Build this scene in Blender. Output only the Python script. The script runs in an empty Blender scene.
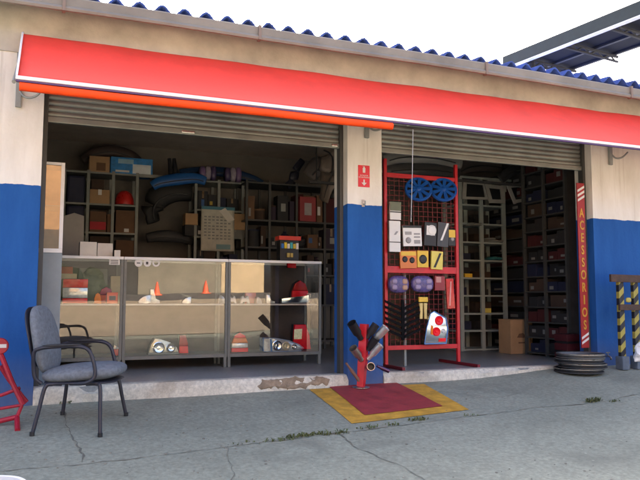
import bpy, bmesh, math, random
from mathutils import Vector, Matrix, noise
random.seed(7)
SC = bpy.context.scene
COL = SC.collection
R = math.radians

# ------------------------------------------------------------------ camera
F_PX, YAW, PITCH, ROLL, DIST, CAMZ = 686.0, R(21.9), R(5.0), R(0.1), 5.56, 0.66
_F = Vector((math.sin(YAW)*math.cos(PITCH), math.cos(YAW)*math.cos(PITCH), math.sin(PITCH)))
_R0 = Vector((math.cos(YAW), -math.sin(YAW), 0)); _U0 = _R0.cross(_F)
_R = _R0*math.cos(ROLL)+_U0*math.sin(ROLL); _U = -_R0*math.sin(ROLL)+_U0*math.cos(ROLL)
CAMPOS = Vector((0, -DIST, CAMZ))
def ray(px, py): return _F+_R*((px-320)/F_PX)+_U*((240-py)/F_PX)
def at(px, py, Y):
    d = ray(px, py); t = (Y+DIST)/d.y
    return CAMPOS+d*t
def atz(px, py, z):
    d = ray(px, py); t = (z-CAMZ)/d.z
    return CAMPOS+d*t
def ground_z(X, Y):
    Xc = min(max(X, -3), 7.5)
    base = -.115+.01*Xc
    if Xc > 3.5: base += min((Xc-3.5)**2*.04, .05)
    if Y > 0: return base
    if Y > -2.5: return base+.10*Y
    t = min(-2.5-Y, 15.0)
    return base-.25+.085*(t-1.2*(1-math.exp(-t/1.2)))
def on_ground(px, py):
    p = atz(px, py, -.12)
    for _ in range(12): p = atz(px, py, ground_z(p.x, p.y))
    return p
cam = bpy.data.cameras.new('camera'); cam.sensor_width = 36; cam.lens = 36*F_PX/640
cam.clip_start = .05; cam.clip_end = 2000
co = bpy.data.objects.new('camera', cam); COL.objects.link(co)
m = Matrix((( _R.x, _U.x, -_F.x), (_R.y, _U.y, -_F.y), (_R.z, _U.z, -_F.z))).to_4x4()
m.translation = CAMPOS; co.matrix_world = m; SC.camera = co

# ------------------------------------------------------------------ materials
def new_mat(name):
    m = bpy.data.materials.new(name); m.use_nodes = True
    nt = m.node_tree; b = nt.nodes['Principled BSDF']
    return m, nt, b
def N(nt, t, **kw):
    n = nt.nodes.new(t)
    for k, v in kw.items(): setattr(n, k, v)
    return n
def c4(c): return (c[0], c[1], c[2], 1)
_mc = {}
def mat(name, col, rough=.6, metal=0., var=.12, scale=6., bump=0., bscale=60., spec=.5, emit=0, coat=0):
    """plain surface with soft procedural variation in colour and roughness"""
    key = name
    if key in _mc: return _mc[key]
    m, nt, b = new_mat(name)
    tc = N(nt, 'ShaderNodeTexCoord')
    nz = N(nt, 'ShaderNodeTexNoise'); nz.inputs['Scale'].default_value = scale; nz.inputs['Detail'].default_value = 6
    nz.inputs['Roughness'].default_value = .62
    nt.links.new(tc.outputs['Object'], nz.inputs['Vector'])
    cr = N(nt, 'ShaderNodeValToRGB')
    cr.color_ramp.elements[0].position = .3; cr.color_ramp.elements[1].position = .7
    cr.color_ramp.elements[0].color = c4([max(0, c*(1-var)) for c in col])
    cr.color_ramp.elements[1].color = c4([min(1, c*(1+var)) for c in col])
    nt.links.new(nz.outputs['Fac'], cr.inputs['Fac']); nt.links.new(cr.outputs['Color'], b.inputs['Base Color'])
    mr = N(nt, 'ShaderNodeMapRange'); mr.inputs['To Min'].default_value = max(0.02, rough-.12); mr.inputs['To Max'].default_value = min(1, rough+.12)
    nt.links.new(nz.outputs['Fac'], mr.inputs['Value']); nt.links.new(mr.outputs['Result'], b.inputs['Roughness'])
    b.inputs['Metallic'].default_value = metal
    b.inputs['Specular IOR Level'].default_value = spec
    b.inputs['Coat Weight'].default_value = coat
    if bump:
        n2 = N(nt, 'ShaderNodeTexNoise'); n2.inputs['Scale'].default_value = bscale; n2.inputs['Detail'].default_value = 4
        nt.links.new(tc.outputs['Object'], n2.inputs['Vector'])
        bp = N(nt, 'ShaderNodeBump'); bp.inputs['Strength'].default_value = bump; bp.inputs['Distance'].default_value = .01
        nt.links.new(n2.outputs['Fac'], bp.inputs['Height']); nt.links.new(bp.outputs['Normal'], b.inputs['Normal'])
    if emit:
        b.inputs['Emission Color'].default_value = c4(col); b.inputs['Emission Strength'].default_value = emit
    _mc[key] = m
    return m

def wall_paint():
    m, nt, b = new_mat('cream over blue wall paint')
    L = nt.links.new
    tc = N(nt, 'ShaderNodeTexCoord'); sx = N(nt, 'ShaderNodeSeparateXYZ'); L(tc.outputs['Object'], sx.inputs[0])
    n1 = N(nt, 'ShaderNodeTexNoise'); n1.inputs['Scale'].default_value = 9; n1.inputs['Detail'].default_value = 5
    L(tc.outputs['Object'], n1.inputs['Vector'])
    n2 = N(nt, 'ShaderNodeTexNoise'); n2.inputs['Scale'].default_value = 2.2; n2.inputs['Detail'].default_value = 8; n2.inputs['Roughness'].default_value = .65
    mp = N(nt, 'ShaderNodeMapping'); mp.inputs['Scale'].default_value = (2.2, 2.2, .55)
    L(tc.outputs['Object'], mp.inputs[0]); L(mp.outputs[0], n2.inputs['Vector'])
    a = N(nt, 'ShaderNodeMath', operation='MULTIPLY_ADD'); a.inputs[1].default_value = .032; L(n1.outputs['Fac'], a.inputs[0]); L(sx.outputs['Z'], a.inputs[2])
    g = N(nt, 'ShaderNodeMath', operation='GREATER_THAN'); g.inputs[1].default_value = 1.534; L(a.outputs[0], g.inputs[0])
    cw = N(nt, 'ShaderNodeValToRGB'); e = cw.color_ramp.elements
    e[0].position = .28; e[0].color = (.66, .625, .545, 1); e[1].position = .62; e[1].color = (.80, .775, .71, 1)
    L(n2.outputs['Fac'], cw.inputs['Fac'])
    cb = N(nt, 'ShaderNodeValToRGB'); e = cb.color_ramp.elements
    e[0].position = .25; e[0].color = (.010, .070, .255, 1); e[1].position = .72; e[1].color = (.020, .110, .36, 1)
    L(n2.outputs['Fac'], cb.inputs['Fac'])
    # splashed dirt near the ground, ragged upper edge
    n3 = N(nt, 'ShaderNodeTexNoise'); n3.inputs['Scale'].default_value = 7; n3.inputs['Detail'].default_value = 8; n3.inputs['Roughness'].default_value = .7
    L(tc.outputs['Object'], n3.inputs['Vector'])
    mr = N(nt, 'ShaderNodeMapRange'); mr.inputs['From Min'].default_value = .28; mr.inputs['From Max'].default_value = -.1
    L(sx.outputs['Z'], mr.inputs['Value'])
    mu = N(nt, 'ShaderNodeMath', operation='MULTIPLY'); L(mr.outputs[0], mu.inputs[0]); L(n3.outputs['Fac'], mu.inputs[1])
    mu2 = N(nt, 'ShaderNodeMath', operation='MULTIPLY', use_clamp=True); mu2.inputs[1].default_value = .75; L(mu.outputs[0], mu2.inputs[0])
    dm = N(nt, 'ShaderNodeMixRGB'); dm.inputs[2].default_value = (.20, .19, .17, 1); L(mu2.outputs[0], dm.inputs[0]); L(cb.outputs[0], dm.inputs[1])
    n5 = N(nt, 'ShaderNodeTexNoise'); n5.inputs['Scale'].default_value = 13; n5.inputs['Detail'].default_value = 9; n5.inputs['Roughness'].default_value = .75
    L(tc.outputs['Object'], n5.inputs['Vector'])
    r5 = N(nt, 'ShaderNodeValToRGB'); e = r5.color_ramp.elements; e[0].position = .685; e[0].color = (0, 0, 0, 1); e[1].position = .70; e[1].color = (.75, .75, .75, 1); L(n5.outputs['Fac'], r5.inputs['Fac'])
    ch_ = N(nt, 'ShaderNodeMixRGB'); ch_.inputs[2].default_value = (.42, .44, .44, 1); L(r5.outputs[0], ch_.inputs[0]); L(dm.outputs[0], ch_.inputs[1])
    mp6 = N(nt, 'ShaderNodeMapping'); mp6.inputs['Scale'].default_value = (16, 16, .7); L(tc.outputs['Object'], mp6.inputs[0])
    n6 = N(nt, 'ShaderNodeTexNoise'); n6.inputs['Scale'].default_value = 1; n6.inputs['Detail'].default_value = 5; L(mp6.outputs[0], n6.inputs['Vector'])
    r6 = N(nt, 'ShaderNodeValToRGB'); e = r6.color_ramp.elements; e[0].position = .60; e[0].color = (0, 0, 0, 1); e[1].position = .78; e[1].color = (.45, .45, .45, 1); L(n6.outputs['Fac'], r6.inputs['Fac'])
    st_ = N(nt, 'ShaderNodeMixRGB'); st_.inputs[2].default_value = (.40, .34, .26, 1); L(r6.outputs[0], st_.inputs[0]); L(cw.outputs[0], st_.inputs[1])
    mx = N(nt, 'ShaderNodeMixRGB'); L(g.outputs[0], mx.inputs[0]); L(ch_.outputs[0], mx.inputs[1]); L(st_.outputs[0], mx.inputs[2])
    L(mx.outputs[0], b.inputs['Base Color'])
    b.inputs['Roughness'].default_value = .75; b.inputs['Specular IOR Level'].default_value = .2
    n4 = N(nt, 'ShaderNodeTexNoise'); n4.inputs['Scale'].default_value = 38; n4.inputs['Detail'].default_value = 6
    L(tc.outputs['Object'], n4.inputs['Vector'])
    bp = N(nt, 'ShaderNodeBump'); bp.inputs['Strength'].default_value = .35; bp.inputs['Distance'].default_value = .008
    L(n4.outputs['Fac'], bp.inputs['Height']); L(bp.outputs['Normal'], b.inputs['Normal'])
    return m

def concrete(name, c0, c1, stain, bump=.4, rough=.85):
    m, nt, b = new_mat(name); L = nt.links.new
    tc = N(nt, 'ShaderNodeTexCoord')
    def nz(s, d=8, r=.6, dist=0):
        n = N(nt, 'ShaderNodeTexNoise'); n.inputs['Scale'].default_value = s; n.inputs['Detail'].default_value = d
        n.inputs['Roughness'].default_value = r; n.inputs['Distortion'].default_value = dist
        L(tc.outputs['Object'], n.inputs['Vector']); return n
    a = nz(.9, 10, .65, .4); d = nz(34, 6, .7); s = nz(1.7, 6, .6, .8); f = nz(150, 3, .6)
    cr = N(nt, 'ShaderNodeValToRGB'); e = cr.color_ramp.elements
    e[0].position = .32; e[0].color = c4(c0); e[1].position = .68; e[1].color = c4(c1); L(a.outputs['Fac'], cr.inputs['Fac'])
    r2 = N(nt, 'ShaderNodeValToRGB'); e = r2.color_ramp.elements
    e[0].position = .3; e[0].color = (.68, .68, .68, 1); e[1].position = .7; e[1].color = (1.2, 1.2, 1.2, 1); L(d.outputs['Fac'], r2.inputs['Fac'])
    mu = N(nt, 'ShaderNodeMixRGB', blend_type='MULTIPLY'); mu.inputs[0].default_value = 1; L(cr.outputs[0], mu.inputs[1]); L(r2.outputs[0], mu.inputs[2])
    r3 = N(nt, 'ShaderNodeValToRGB'); e = r3.color_ramp.elements
    e[0].position = .55; e[0].color = (0, 0, 0, 1); e[1].position = .72; e[1].color = (.6, .6, .6, 1); L(s.outputs['Fac'], r3.inputs['Fac'])
    mx = N(nt, 'ShaderNodeMixRGB'); L(r3.outputs[0], mx.inputs[0]); L(mu.outputs[0], mx.inputs[1]); mx.inputs[2].default_value = c4(stain)
    # pale scuffs and spilled specks
    v = N(nt, 'ShaderNodeTexVoronoi'); v.inputs['Scale'].default_value = 7; v.inputs['Randomness'].default_value = 1
    L(tc.outputs['Object'], v.inputs['Vector'])
    r4 = N(nt, 'ShaderNodeValToRGB'); e = r4.color_ramp.elements
    e[0].position = .03; e[0].color = (.5, .5, .5, 1); e[1].position = .075; e[1].color = (0, 0, 0, 1); L(v.outputs['Distance'], r4.inputs['Fac'])
    m2 = N(nt, 'ShaderNodeMixRGB'); L(r4.outputs[0], m2.inputs[0]); L(mx.outputs[0], m2.inputs[1]); m2.inputs[2].default_value = c4([min(1, x*1.5) for x in c1])
    L(m2.outputs[0], b.inputs['Base Color']); b.inputs['Roughness'].default_value = rough
    ad = N(nt, 'ShaderNodeMath', operation='ADD'); L(d.outputs['Fac'], ad.inputs[0]); L(f.outputs['Fac'], ad.inputs[1])
    bp = N(nt, 'ShaderNodeBump'); bp.inputs['Strength'].default_value = bump; bp.inputs['Distance'].default_value = .006
    L(ad.outputs[0], bp.inputs['Height']); L(bp.outputs['Normal'], b.inputs['Normal'])
    return m

def glass(name, base=.10, tint=(.93, .95, .93)):
    m = bpy.data.materials.new(name); m.use_nodes = True; nt = m.node_tree; L = nt.links.new
    for n in list(nt.nodes): nt.nodes.remove(n)
    o = N(nt, 'ShaderNodeOutputMaterial'); mx = N(nt, 'ShaderNodeMixShader'); tr = N(nt, 'ShaderNodeBsdfTransparent'); gl = N(nt, 'ShaderNodeBsdfGlossy')
    tr.inputs['Color'].default_value = c4(tint); gl.inputs['Roughness'].default_value = .0; gl.inputs['Color'].default_value = (1, .97, .92, 1)
    fr = N(nt, 'ShaderNodeFresnel'); fr.inputs['IOR'].default_value = 1.5
    ad = N(nt, 'ShaderNodeMath', operation='ADD', use_clamp=True); ad.inputs[1].default_value = base; L(fr.outputs[0], ad.inputs[0])
    L(ad.outputs[0], mx.inputs[0]); L(tr.outputs[0], mx.inputs[1]); L(gl.outputs[0], mx.inputs[2]); L(mx.outputs[0], o.inputs['Surface'])
    return m

M_WALL = wall_paint()
M_GROUND = concrete('worn grey concrete', (.235, .245, .19), (.335, .345, .268), (.165, .17, .135))
M_FLOOR = concrete('smooth grey shop floor', (.24, .25, .245), (.32, .33, .325), (.17, .17, .165), .12, .34)
M_KERB = concrete('chipped cream kerb paint', (.56, .52, .42), (.72, .68, .57), (.30, .24, .17), .8)
M_CEIL = mat('bare plaster ceiling', (.52, .45, .37), .9, var=.2, scale=2)
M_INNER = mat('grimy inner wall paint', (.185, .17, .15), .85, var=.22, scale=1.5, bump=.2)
M_TILE = mat('blue grey fibre cement roof sheet', (.035, .075, .30), .7, var=.4, scale=5, bump=.5)
M_GUTTER = mat('weathered grey gutter metal', (.20, .185, .16), .6, .0, var=.22, scale=2.5, bump=.08, bscale=12)
M_SHUT = mat('greenish grey shutter steel', (.25, .26, .235), .45, .5, var=.2, scale=3)
M_CANVAS = mat('red awning vinyl', (.82, .060, .040), .6, spec=.25, var=.11, scale=3.2, bump=.3, bscale=7)
M_ROLL = mat('bright orange red rolled vinyl', (.90, .075, .008), .6, spec=.25, var=.08)
M_WHITE = mat('white painted aluminium', (.78, .78, .77), .4, .0, var=.06)
M_ALU = mat('dull aluminium', (.15, .155, .14), .5, .1, var=.15, scale=14)
M_GREYP = mat('grey painted steel', (.26, .28, .265), .5, .1, var=.15, scale=8)
M_SHELF2 = mat('light grey green shelf steel', (.31, .35, .325), .5, .0, var=.12, scale=6)
M_SHELF = mat('pale grey green shelf steel', (.22, .235, .215), .5, .1, var=.18, scale=6)
M_RED = mat('red enamel', (.55, .012, .02), .35, var=.15, scale=9)
M_BLACK = mat('black plastic', (.014, .014, .016), .4, var=.3)
M_MATT = mat('matt black plate', (.007, .007, .008), .9, spec=.15)
M_CRIM = mat('crimson enamel tube', (.36, .010, .028), .45, var=.2)
M_DARK = mat('dark charcoal rubber', (.03, .03, .032), .6, var=.3)
M_CHROME = mat('chrome', (.78, .79, .80), .12, 1., var=.05)
M_CHROME2 = mat('brushed bright steel', (.80, .79, .77), .34, .85, var=.12, scale=25)
M_DULLCH = mat('scuffed steel', (.42, .40, .37), .3, .9, var=.25, scale=20)
M_FABRIC = mat('blue grey woven chair fabric', (.19, .21, .235), .95, var=.22, scale=45, bump=.6, bscale=380, spec=.2)
M_FRAME = mat('dark navy powder coated tube', (.022, .022, .034), .42, var=.25)
M_CARD = mat('brown cardboard', (.40, .25, .13), .85, var=.12, scale=5)
M_CARD2 = mat('dusty brown cardboard', (.16, .088, .05), .9, var=.18, scale=5)
M_PAPER = mat('white card', (.72, .70, .66), .8, var=.06)
M_PLYDK = mat('dark varnished back board', (.06, .05, .045), .7, var=.3)
M_YELLOW = mat('yellow floor paint', (.56, .30, .035), .7, var=.28, scale=12, bump=.3)
M_REDFL = mat('worn red floor paint', (.30, .030, .036), .7, var=.28, scale=7, bump=.3)
M_LENSR = mat('red lamp lens', (.88, .010, .022), .22, var=.1, scale=30, spec=.25)
M_LENSO = mat('amber lamp lens', (.88, .20, .012), .22, var=.1, scale=30, spec=.25)
M_LENSW = mat('clear ribbed lamp lens', (.66, .67, .66), .16, .3, var=.25, scale=55, coat=1)
M_LENSY = mat('yellowed clear lamp lens', (.68, .64, .46), .16, .2, var=.25, scale=45, coat=1)
M_BLUET = mat('blue protective film', (.10, .28, .62), .3, var=.15)
M_HUBB = mat('blue wheel cover plastic', (.015, .10, .42), .3, var=.1)
M_PURP = mat('violet translucent pack', (.10, .075, .22), .25, var=.4, scale=30)
M_YPACK = mat('yellow printed pack', (.78, .50, .04), .4, var=.1)
M_OPACK = mat('orange printed pack', (.70, .20, .04), .4, var=.1)
M_BLUEBOX = mat('bright blue printed carton', (.02, .22, .55), .5, var=.25, scale=22)
M_GLASS = glass('counter glass', .055)
M_GLASS2 = glass('bronze cabinet glass', .10, (.62, .50, .38))
M_GREEN = mat('weed leaves', (.11, .13, .05), .8, var=.35)
M_CRACK = mat('earth filled crack', (.15, .145, .115), .95, var=.3)
M_JAMBRED = mat('red banner plastic', (.34, .014, .012), .5, var=.12)
M_LETTER = mat('yellow lettering', (.55, .26, .025), .6, var=.15)
M_STEELDK = mat('dark roof steel', (.03, .033, .042), .7, .0, var=.3, scale=3)

# ------------------------------------------------------------------ mesh helpers
def bm_new(): return bmesh.new()
def obj(name, bm, material, parent=None, smooth=False, loc=None):
    me = bpy.data.meshes.new(name); bmesh.ops.recalc_face_normals(bm, faces=bm.faces[:]); bm.to_mesh(me); bm.free()
    if isinstance(material, (list, tuple)):
        for mm in material: me.materials.append(mm)
    else: me.materials.append(material)
    if smooth:
        for p in me.polygons: p.use_smooth = True
        if smooth != 'full':
            try: me.set_sharp_from_angle(angle=R(40))
            except Exception: pass
    o = bpy.data.objects.new(name, me); COL.objects.link(o)
    if parent is not None: o.parent = parent
    if loc is not None: o.location = loc
    return o
def tag(o, label=None, cat=None, group=None, kind=None):
    if label: o['label'] = label
    if cat: o['category'] = cat
    if group: o['group'] = group
    if kind: o['kind'] = kind
    return o
def thing(name, label, cat, loc=(0, 0, 0), rz=0, group=None, rot=None):
    o = bpy.data.objects.new(name, None); COL.objects.link(o); o.empty_display_size = .1
    o.location = loc; o.rotation_euler = rot if rot else (0, 0, rz)
    return tag(o, label, cat, group)
def box(bm, lo, hi, bevel=0, rot=None, mi=0):
    lo = Vector(lo); hi = Vector(hi)
    r = bmesh.ops.create_cube(bm, size=1); vs = r['verts']
    for v in vs:
        p = Vector((v.co.x*(hi.x-lo.x), v.co.y*(hi.y-lo.y), v.co.z*(hi.z-lo.z)))
        if rot is not None: p = rot @ p
        v.co = p+(lo+hi)/2
    fs = list({f for v in vs for f in v.link_faces})
    for f in fs: f.material_index = mi
    if bevel:
        es = list({e for v in vs for e in v.link_edges})
        bmesh.ops.bevel(bm, geom=es, offset=bevel, segments=2, affect='EDGES', profile=.6)
    return bm
def B(lo, hi, bevel=0, rot=None): return box(bm_new(), lo, hi, bevel, rot)
def catmull(pts, n=6):
    pts = [Vector(p) for p in pts]; out = []
    for i in range(len(pts)-1):
        p0 = pts[max(i-1, 0)]; p1 = pts[i]; p2 = pts[i+1]; p3 = pts[min(i+2, len(pts)-1)]
        for k in range(n):
            t = k/n
            out.append(.5*((2*p1)+(-p0+p2)*t+(2*p0-5*p1+4*p2-p3)*t*t+(-p0+3*p1-3*p2+p3)*t**3))
    out.append(pts[-1]); return out
def tube(bm, pts, r, seg=8, cap=True, mi=0):
    pts = [Vector(p) for p in pts]; rings = []
    up = Vector((0, 0, 1)); prev = None
    for i, p in enumerate(pts):
        d = (pts[min(i+1, len(pts)-1)]-pts[max(i-1, 0)]).normalized()
        a = prev if prev is not None else (up if abs(d.z) < .9 else Vector((1, 0, 0)))
        u = (a-d*a.dot(d)).normalized(); w = d.cross(u); prev = u
        rr = r[i] if isinstance(r, (list, tuple)) else r
        rings.append([bm.verts.new(p+(u*math.cos(2*math.pi*k/seg)+w*math.sin(2*math.pi*k/seg))*rr) for k in range(seg)])
    for a, b in zip(rings, rings[1:]):
        for k in range(seg):
            f = bm.faces.new((a[k], a[(k+1) % seg], b[(k+1) % seg], b[k])); f.material_index = mi
    if cap:
        bm.faces.new(rings[0][::-1]).material_index = mi; bm.faces.new(rings[-1]).material_index = mi
    return bm
def lathe(bm, prof, seg=24, axis=None, mi=0):
    """prof: list of (radius, height); axis: 4x4 matrix"""
    A = axis or Matrix.Identity(4); rings = []
    for r, h in prof:
        if r < 1e-6: rings.append([bm.verts.new(A @ Vector((0, 0, h)))])
        else: rings.append([bm.verts.new(A @ Vector((r*math.cos(2*math.pi*k/seg), r*math.sin(2*math.pi*k/seg), h))) for k in range(seg)])
    for a, b in zip(rings, rings[1:]):
        for k in range(seg):
            k2 = (k+1) % seg
            if len(a) == 1 and len(b) == 1: continue
            if len(a) == 1: f = bm.faces.new((a[0], b[k], b[k2]))
            elif len(b) == 1: f = bm.faces.new((a[k], a[k2], b[0]))
            else: f = bm.faces.new((a[k], a[k2], b[k2], b[k]))
            f.material_index = mi
    return bm
def prism(bm, outline, y0, y1, bevel=0):
    """outline in (x,z), extruded from y0 (front) to y1"""
    a = [bm.verts.new((x, y0, z)) for x, z in outline]; b = [bm.verts.new((x, y1, z)) for x, z in outline]
    f1 = bm.faces.new(a); bm.faces.new(b[::-1]); n = len(a)
    for i in range(n): bm.faces.new((a[i], b[i], b[(i+1) % n], a[(i+1) % n]))
    if bevel: bmesh.ops.bevel(bm, geom=list(f1.edges), offset=bevel, segments=2, affect='EDGES', profile=.5)
    return bm
def prism_xy(P, z0, z1):
    bm = bm_new(); a = [bm.verts.new((x, y, z0)) for x, y in P]; b = [bm.verts.new((x, y, z1)) for x, y in P]; n = len(P)
    bm.faces.new(a[::-1]); bm.faces.new(b)
    for i in range(n): bm.faces.new((a[i], a[(i+1) % n], b[(i+1) % n], b[i]))
    return bm
def clipz(poly, z0, z1):
    def cut(P, z, keep_above):
        out = []
        for i in range(len(P)):
            a = P[i]; b = P[(i+1) % len(P)]
            ia = (a[1] >= z) == keep_above; ib = (b[1] >= z) == keep_above
            if ia: out.append(a)
            if ia != ib:
                t = (z-a[1])/(b[1]-a[1]); out.append((a[0]+(b[0]-a[0])*t, z))
        return out
    P = cut(poly, z0, True)
    return cut(P, z1, False) if P else []
def pillow(bm, sx, sy, sz, seg=10, pw=3.2, M=None):
    """superellipsoid cushion"""
    r = bmesh.ops.create_uvsphere(bm, u_segments=seg*3, v_segments=seg*2, radius=1)
    for v in r['verts']:
        c = v.co; q = lambda t, p: math.copysign(abs(t)**(2/p), t)
        th = math.atan2(c.y, c.x); ph = math.asin(max(-1, min(1, c.z)))
        p = Vector((sx/2*q(math.cos(ph), 2.6)*q(math.cos(th), pw), sy/2*q(math.cos(ph), 2.6)*q(math.sin(th), pw), sz/2*q(math.sin(ph), 2.6)))
        v.co = M @ p if M else p
    return bm
def text_mesh(body, size, material, name, parent, M, extrude=.0015, space_line=1., align='CENTER', xs=1., bold=0.):
    cu = bpy.data.curves.new('t', 'FONT'); cu.body = body; cu.size = size; cu.align_x = align; cu.extrude = extrude; cu.offset = bold; cu.space_line = space_line
    o = bpy.data.objects.new('t', cu); COL.objects.link(o)
    bpy.context.view_layer.update()
    me = bpy.data.meshes.new_from_object(o.evaluated_get(bpy.context.evaluated_depsgraph_get()))
    bpy.data.objects.remove(o); bpy.data.curves.remove(cu)
    me.transform(Matrix.Diagonal((xs, 1, 1, 1))); me.transform(M); me.name = name; me.materials.clear(); me.materials.append(material)
    ob = bpy.data.objects.new(name, me); COL.objects.link(ob); ob.parent = parent
    return ob
FRONT = Matrix.Rotation(R(90), 4, 'X')      # text laid on the XZ plane facing -Y

# ------------------------------------------------------------------ setting: ground
def ground():
    xs = [-260, -120, -50, -20, -10, -6]+[-4+.2*i for i in range(61)]+[10, 14, 20, 30, 60, 120, 260]
    ys = [-260, -120, -60, -35, -25, -20]+[-18+.5*i for i in range(26)]+[-4.8+.12*i for i in range(39)]+[-.08, -.03, .02, .3, 1, 4, 10, 30, 80, 260]
    bm = bm_new()
    V = [[bm.verts.new((x, y, (ground_z(x, y)+.006*noise.noise((x*1.3, y*1.3, 0)) if y <= .02 else -.16))) for x in xs] for y in ys]
    for j in range(len(ys)-1):
        for i in range(len(xs)-1): bm.faces.new((V[j][i], V[j][i+1], V[j+1][i+1], V[j+1][i]))
    return tag(obj('ground', bm, M_GROUND, smooth='full'), kind='structure')
G = ground()
def gz(x, y): return ground_z(x, y)+.006*noise.noise((x*1.3, y*1.3, 0))
def crack(pxs, w=.006):
    pts = [on_ground(*p) for p in pxs]; fine = []
    for a, b in zip(pts, pts[1:]):
        n = max(2, int((b-a).length/.035))
        for k in range(n): fine.append(a.lerp(b, k/n))
    fine.append(pts[-1]); bm = bm_new(); prev = None
    for i, p in enumerate(fine):
        d = (fine[min(i+1, len(fine)-1)]-fine[max(i-1, 0)]); d.z = 0; d.normalize(); nrm = Vector((-d.y, d.x, 0))
        off = .022*noise.noise((p.x*9, p.y*9, 3.1))+.012*noise.noise((p.x*40, p.y*40, 7))
        ww = w*(.25+1.0*random.random())*(.45+1.1*abs(noise.noise((p.x*3, p.y*3, 8))))
        c = p+nrm*off
        q = [bm.verts.new((c.x+s*nrm.x*ww, c.y+s*nrm.y*ww, gz(c.x+s*nrm.x*ww, c.y+s*nrm.y*ww)+.004)) for s in (-1, 1)]
        if prev: bm.faces.new((prev[0], prev[1], q[1], q[0]))
        prev = q
    return obj('crack', bm, M_CRACK, G)
crack([(-20, 474), (60, 466), (150, 457), (230, 447), (290, 439), (350, 432), (420, 423), (470, 417), (540, 407), (600, 399), (660, 392)], .0055)
crack([(228, 447), (226, 456), (233, 468), (231, 480), (236, 500)], .005)
crack([(62, 398), (66, 425), (78, 447), (84, 462)], .005)
crack([(338, 434), (352, 446), (378, 457), (405, 468), (425, 480), (440, 495)], .005)
crack([(430, 392), (470, 398), (500, 397), (525, 392)], .004)
def weeds():
    bm = bm_new()
    def tuft(p, n, r, h):
        for _ in range(int(n*.55)):
            a = random.random()*6.283; q = random.random()**.5*r
            x = p.x+math.cos(a)*q*1.8; y = p.y+math.sin(a)*q*.5; z = gz(x, y)
            b = random.random()*6.283; hh = h*(.4+random.random()); w = .004+.004*random.random()
            t = Vector((math.cos(b), math.sin(b), 0)); s = Vector((-t.y, t.x, 0))*w
            o = Vector((x, y, z)); m_ = o+t*hh*.35+Vector((0, 0, hh*.7)); e = o+t*hh*.9+Vector((0, 0, hh*.75))
            v = [bm.verts.new(k) for k in (o-s*.5, o+s*.5, m_+s, m_-s, e)]
            bm.faces.new((v[0], v[1], v[2], v[3])); bm.faces.new((v[3], v[2], v[4]))
    for px, py, n, r, h in [(282, 440, 60, .06, .022), (298, 437, 80, .05, .025), (312, 435, 80, .05, .025), (335, 434, 70, .06, .03), (368, 428, 40, .05, .02), (390, 425, 35, .06, .02), (418, 420, 70, .05, .025),
                            (594, 398, 120, .05, .035), (470, 416, 25, .05, .015), (614, 395, 30, .04, .02), (66, 404, 20, .03, .02), (250, 443, 25, .08, .015)]:
        tuft(on_ground(px, py), n, r, h)
    return tag(obj('weeds', bm, M_GREEN), 'low green weeds growing along the crack in the concrete', 'weeds', kind='stuff')
weeds()

def grit():
    bm = bm_new()
    for _ in range(240):
        p = on_ground(random.uniform(-10, 650), 392+88*random.random()**.8); r_ = random.choice((.003, .004, .004, .006, .009))
        if ground_z(p.x, p.y) > 5 or p.y > -.03: continue
        q = bmesh.ops.create_icosphere(bm, subdivisions=1, radius=r_, matrix=Matrix.Translation((p.x, p.y, gz(p.x, p.y)+r_*.3)))
        for v in q['verts']: v.co.z = gz(p.x, p.y)+(v.co.z-gz(p.x, p.y))*.6
    return tag(obj('grit', bm, mat('loose grit', (.22, .21, .17), .9, var=.6, scale=3)), 'loose grit and crumbs scattered over the concrete forecourt', 'grit', kind='stuff')
grit()
# painted floor marking
def sheet(bm, quad, lift, n=12, mi=0):
    a, b, c, d = [Vector(q) for q in quad]; V = []
    for j in range(n+1):
        row = []
        for i in range(n+1):
            p = (a.lerp(b, i/n)).lerp(d.lerp(c, i/n), j/n)
            e = Vector((0, 0))
            if i in (0, n) or j in (0, n): e = Vector((.006*noise.noise((p.x*22, p.y*22, 1)), .006*noise.noise((p.x*22, p.y*22, 5))))
            row.append(bm.verts.new((p.x+e.x, p.y+e.y, gz(p.x, p.y)+lift)))
        V.append(row)
    for j in range(n):
        for i in range(n): bm.faces.new((V[j][i], V[j][i+1], V[j+1][i+1], V[j+1][i])).material_index = mi
mk = thing('floor_marking', 'red painted square with yellow border on the concrete before the pillar', 'floor marking')
mq = [on_ground(352, 424), on_ground(469, 410), on_ground(424, 384.5), on_ground(309, 389.5)]
for q in mq: q.y = min(q.y, -.012)
mi_ = [on_ground(364.5, 415.8), on_ground(443, 407), on_ground(399, 384.7), on_ground(330, 388)]
for q in mi_[2:]: q.y = -.014
bm = bm_new(); sheet(bm, mq, .004); obj('yellow_border', bm, M_YELLOW, mk)
bm = bm_new(); sheet(bm, mi_, .008); obj('red_field', bm, M_REDFL, mk)

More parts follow.
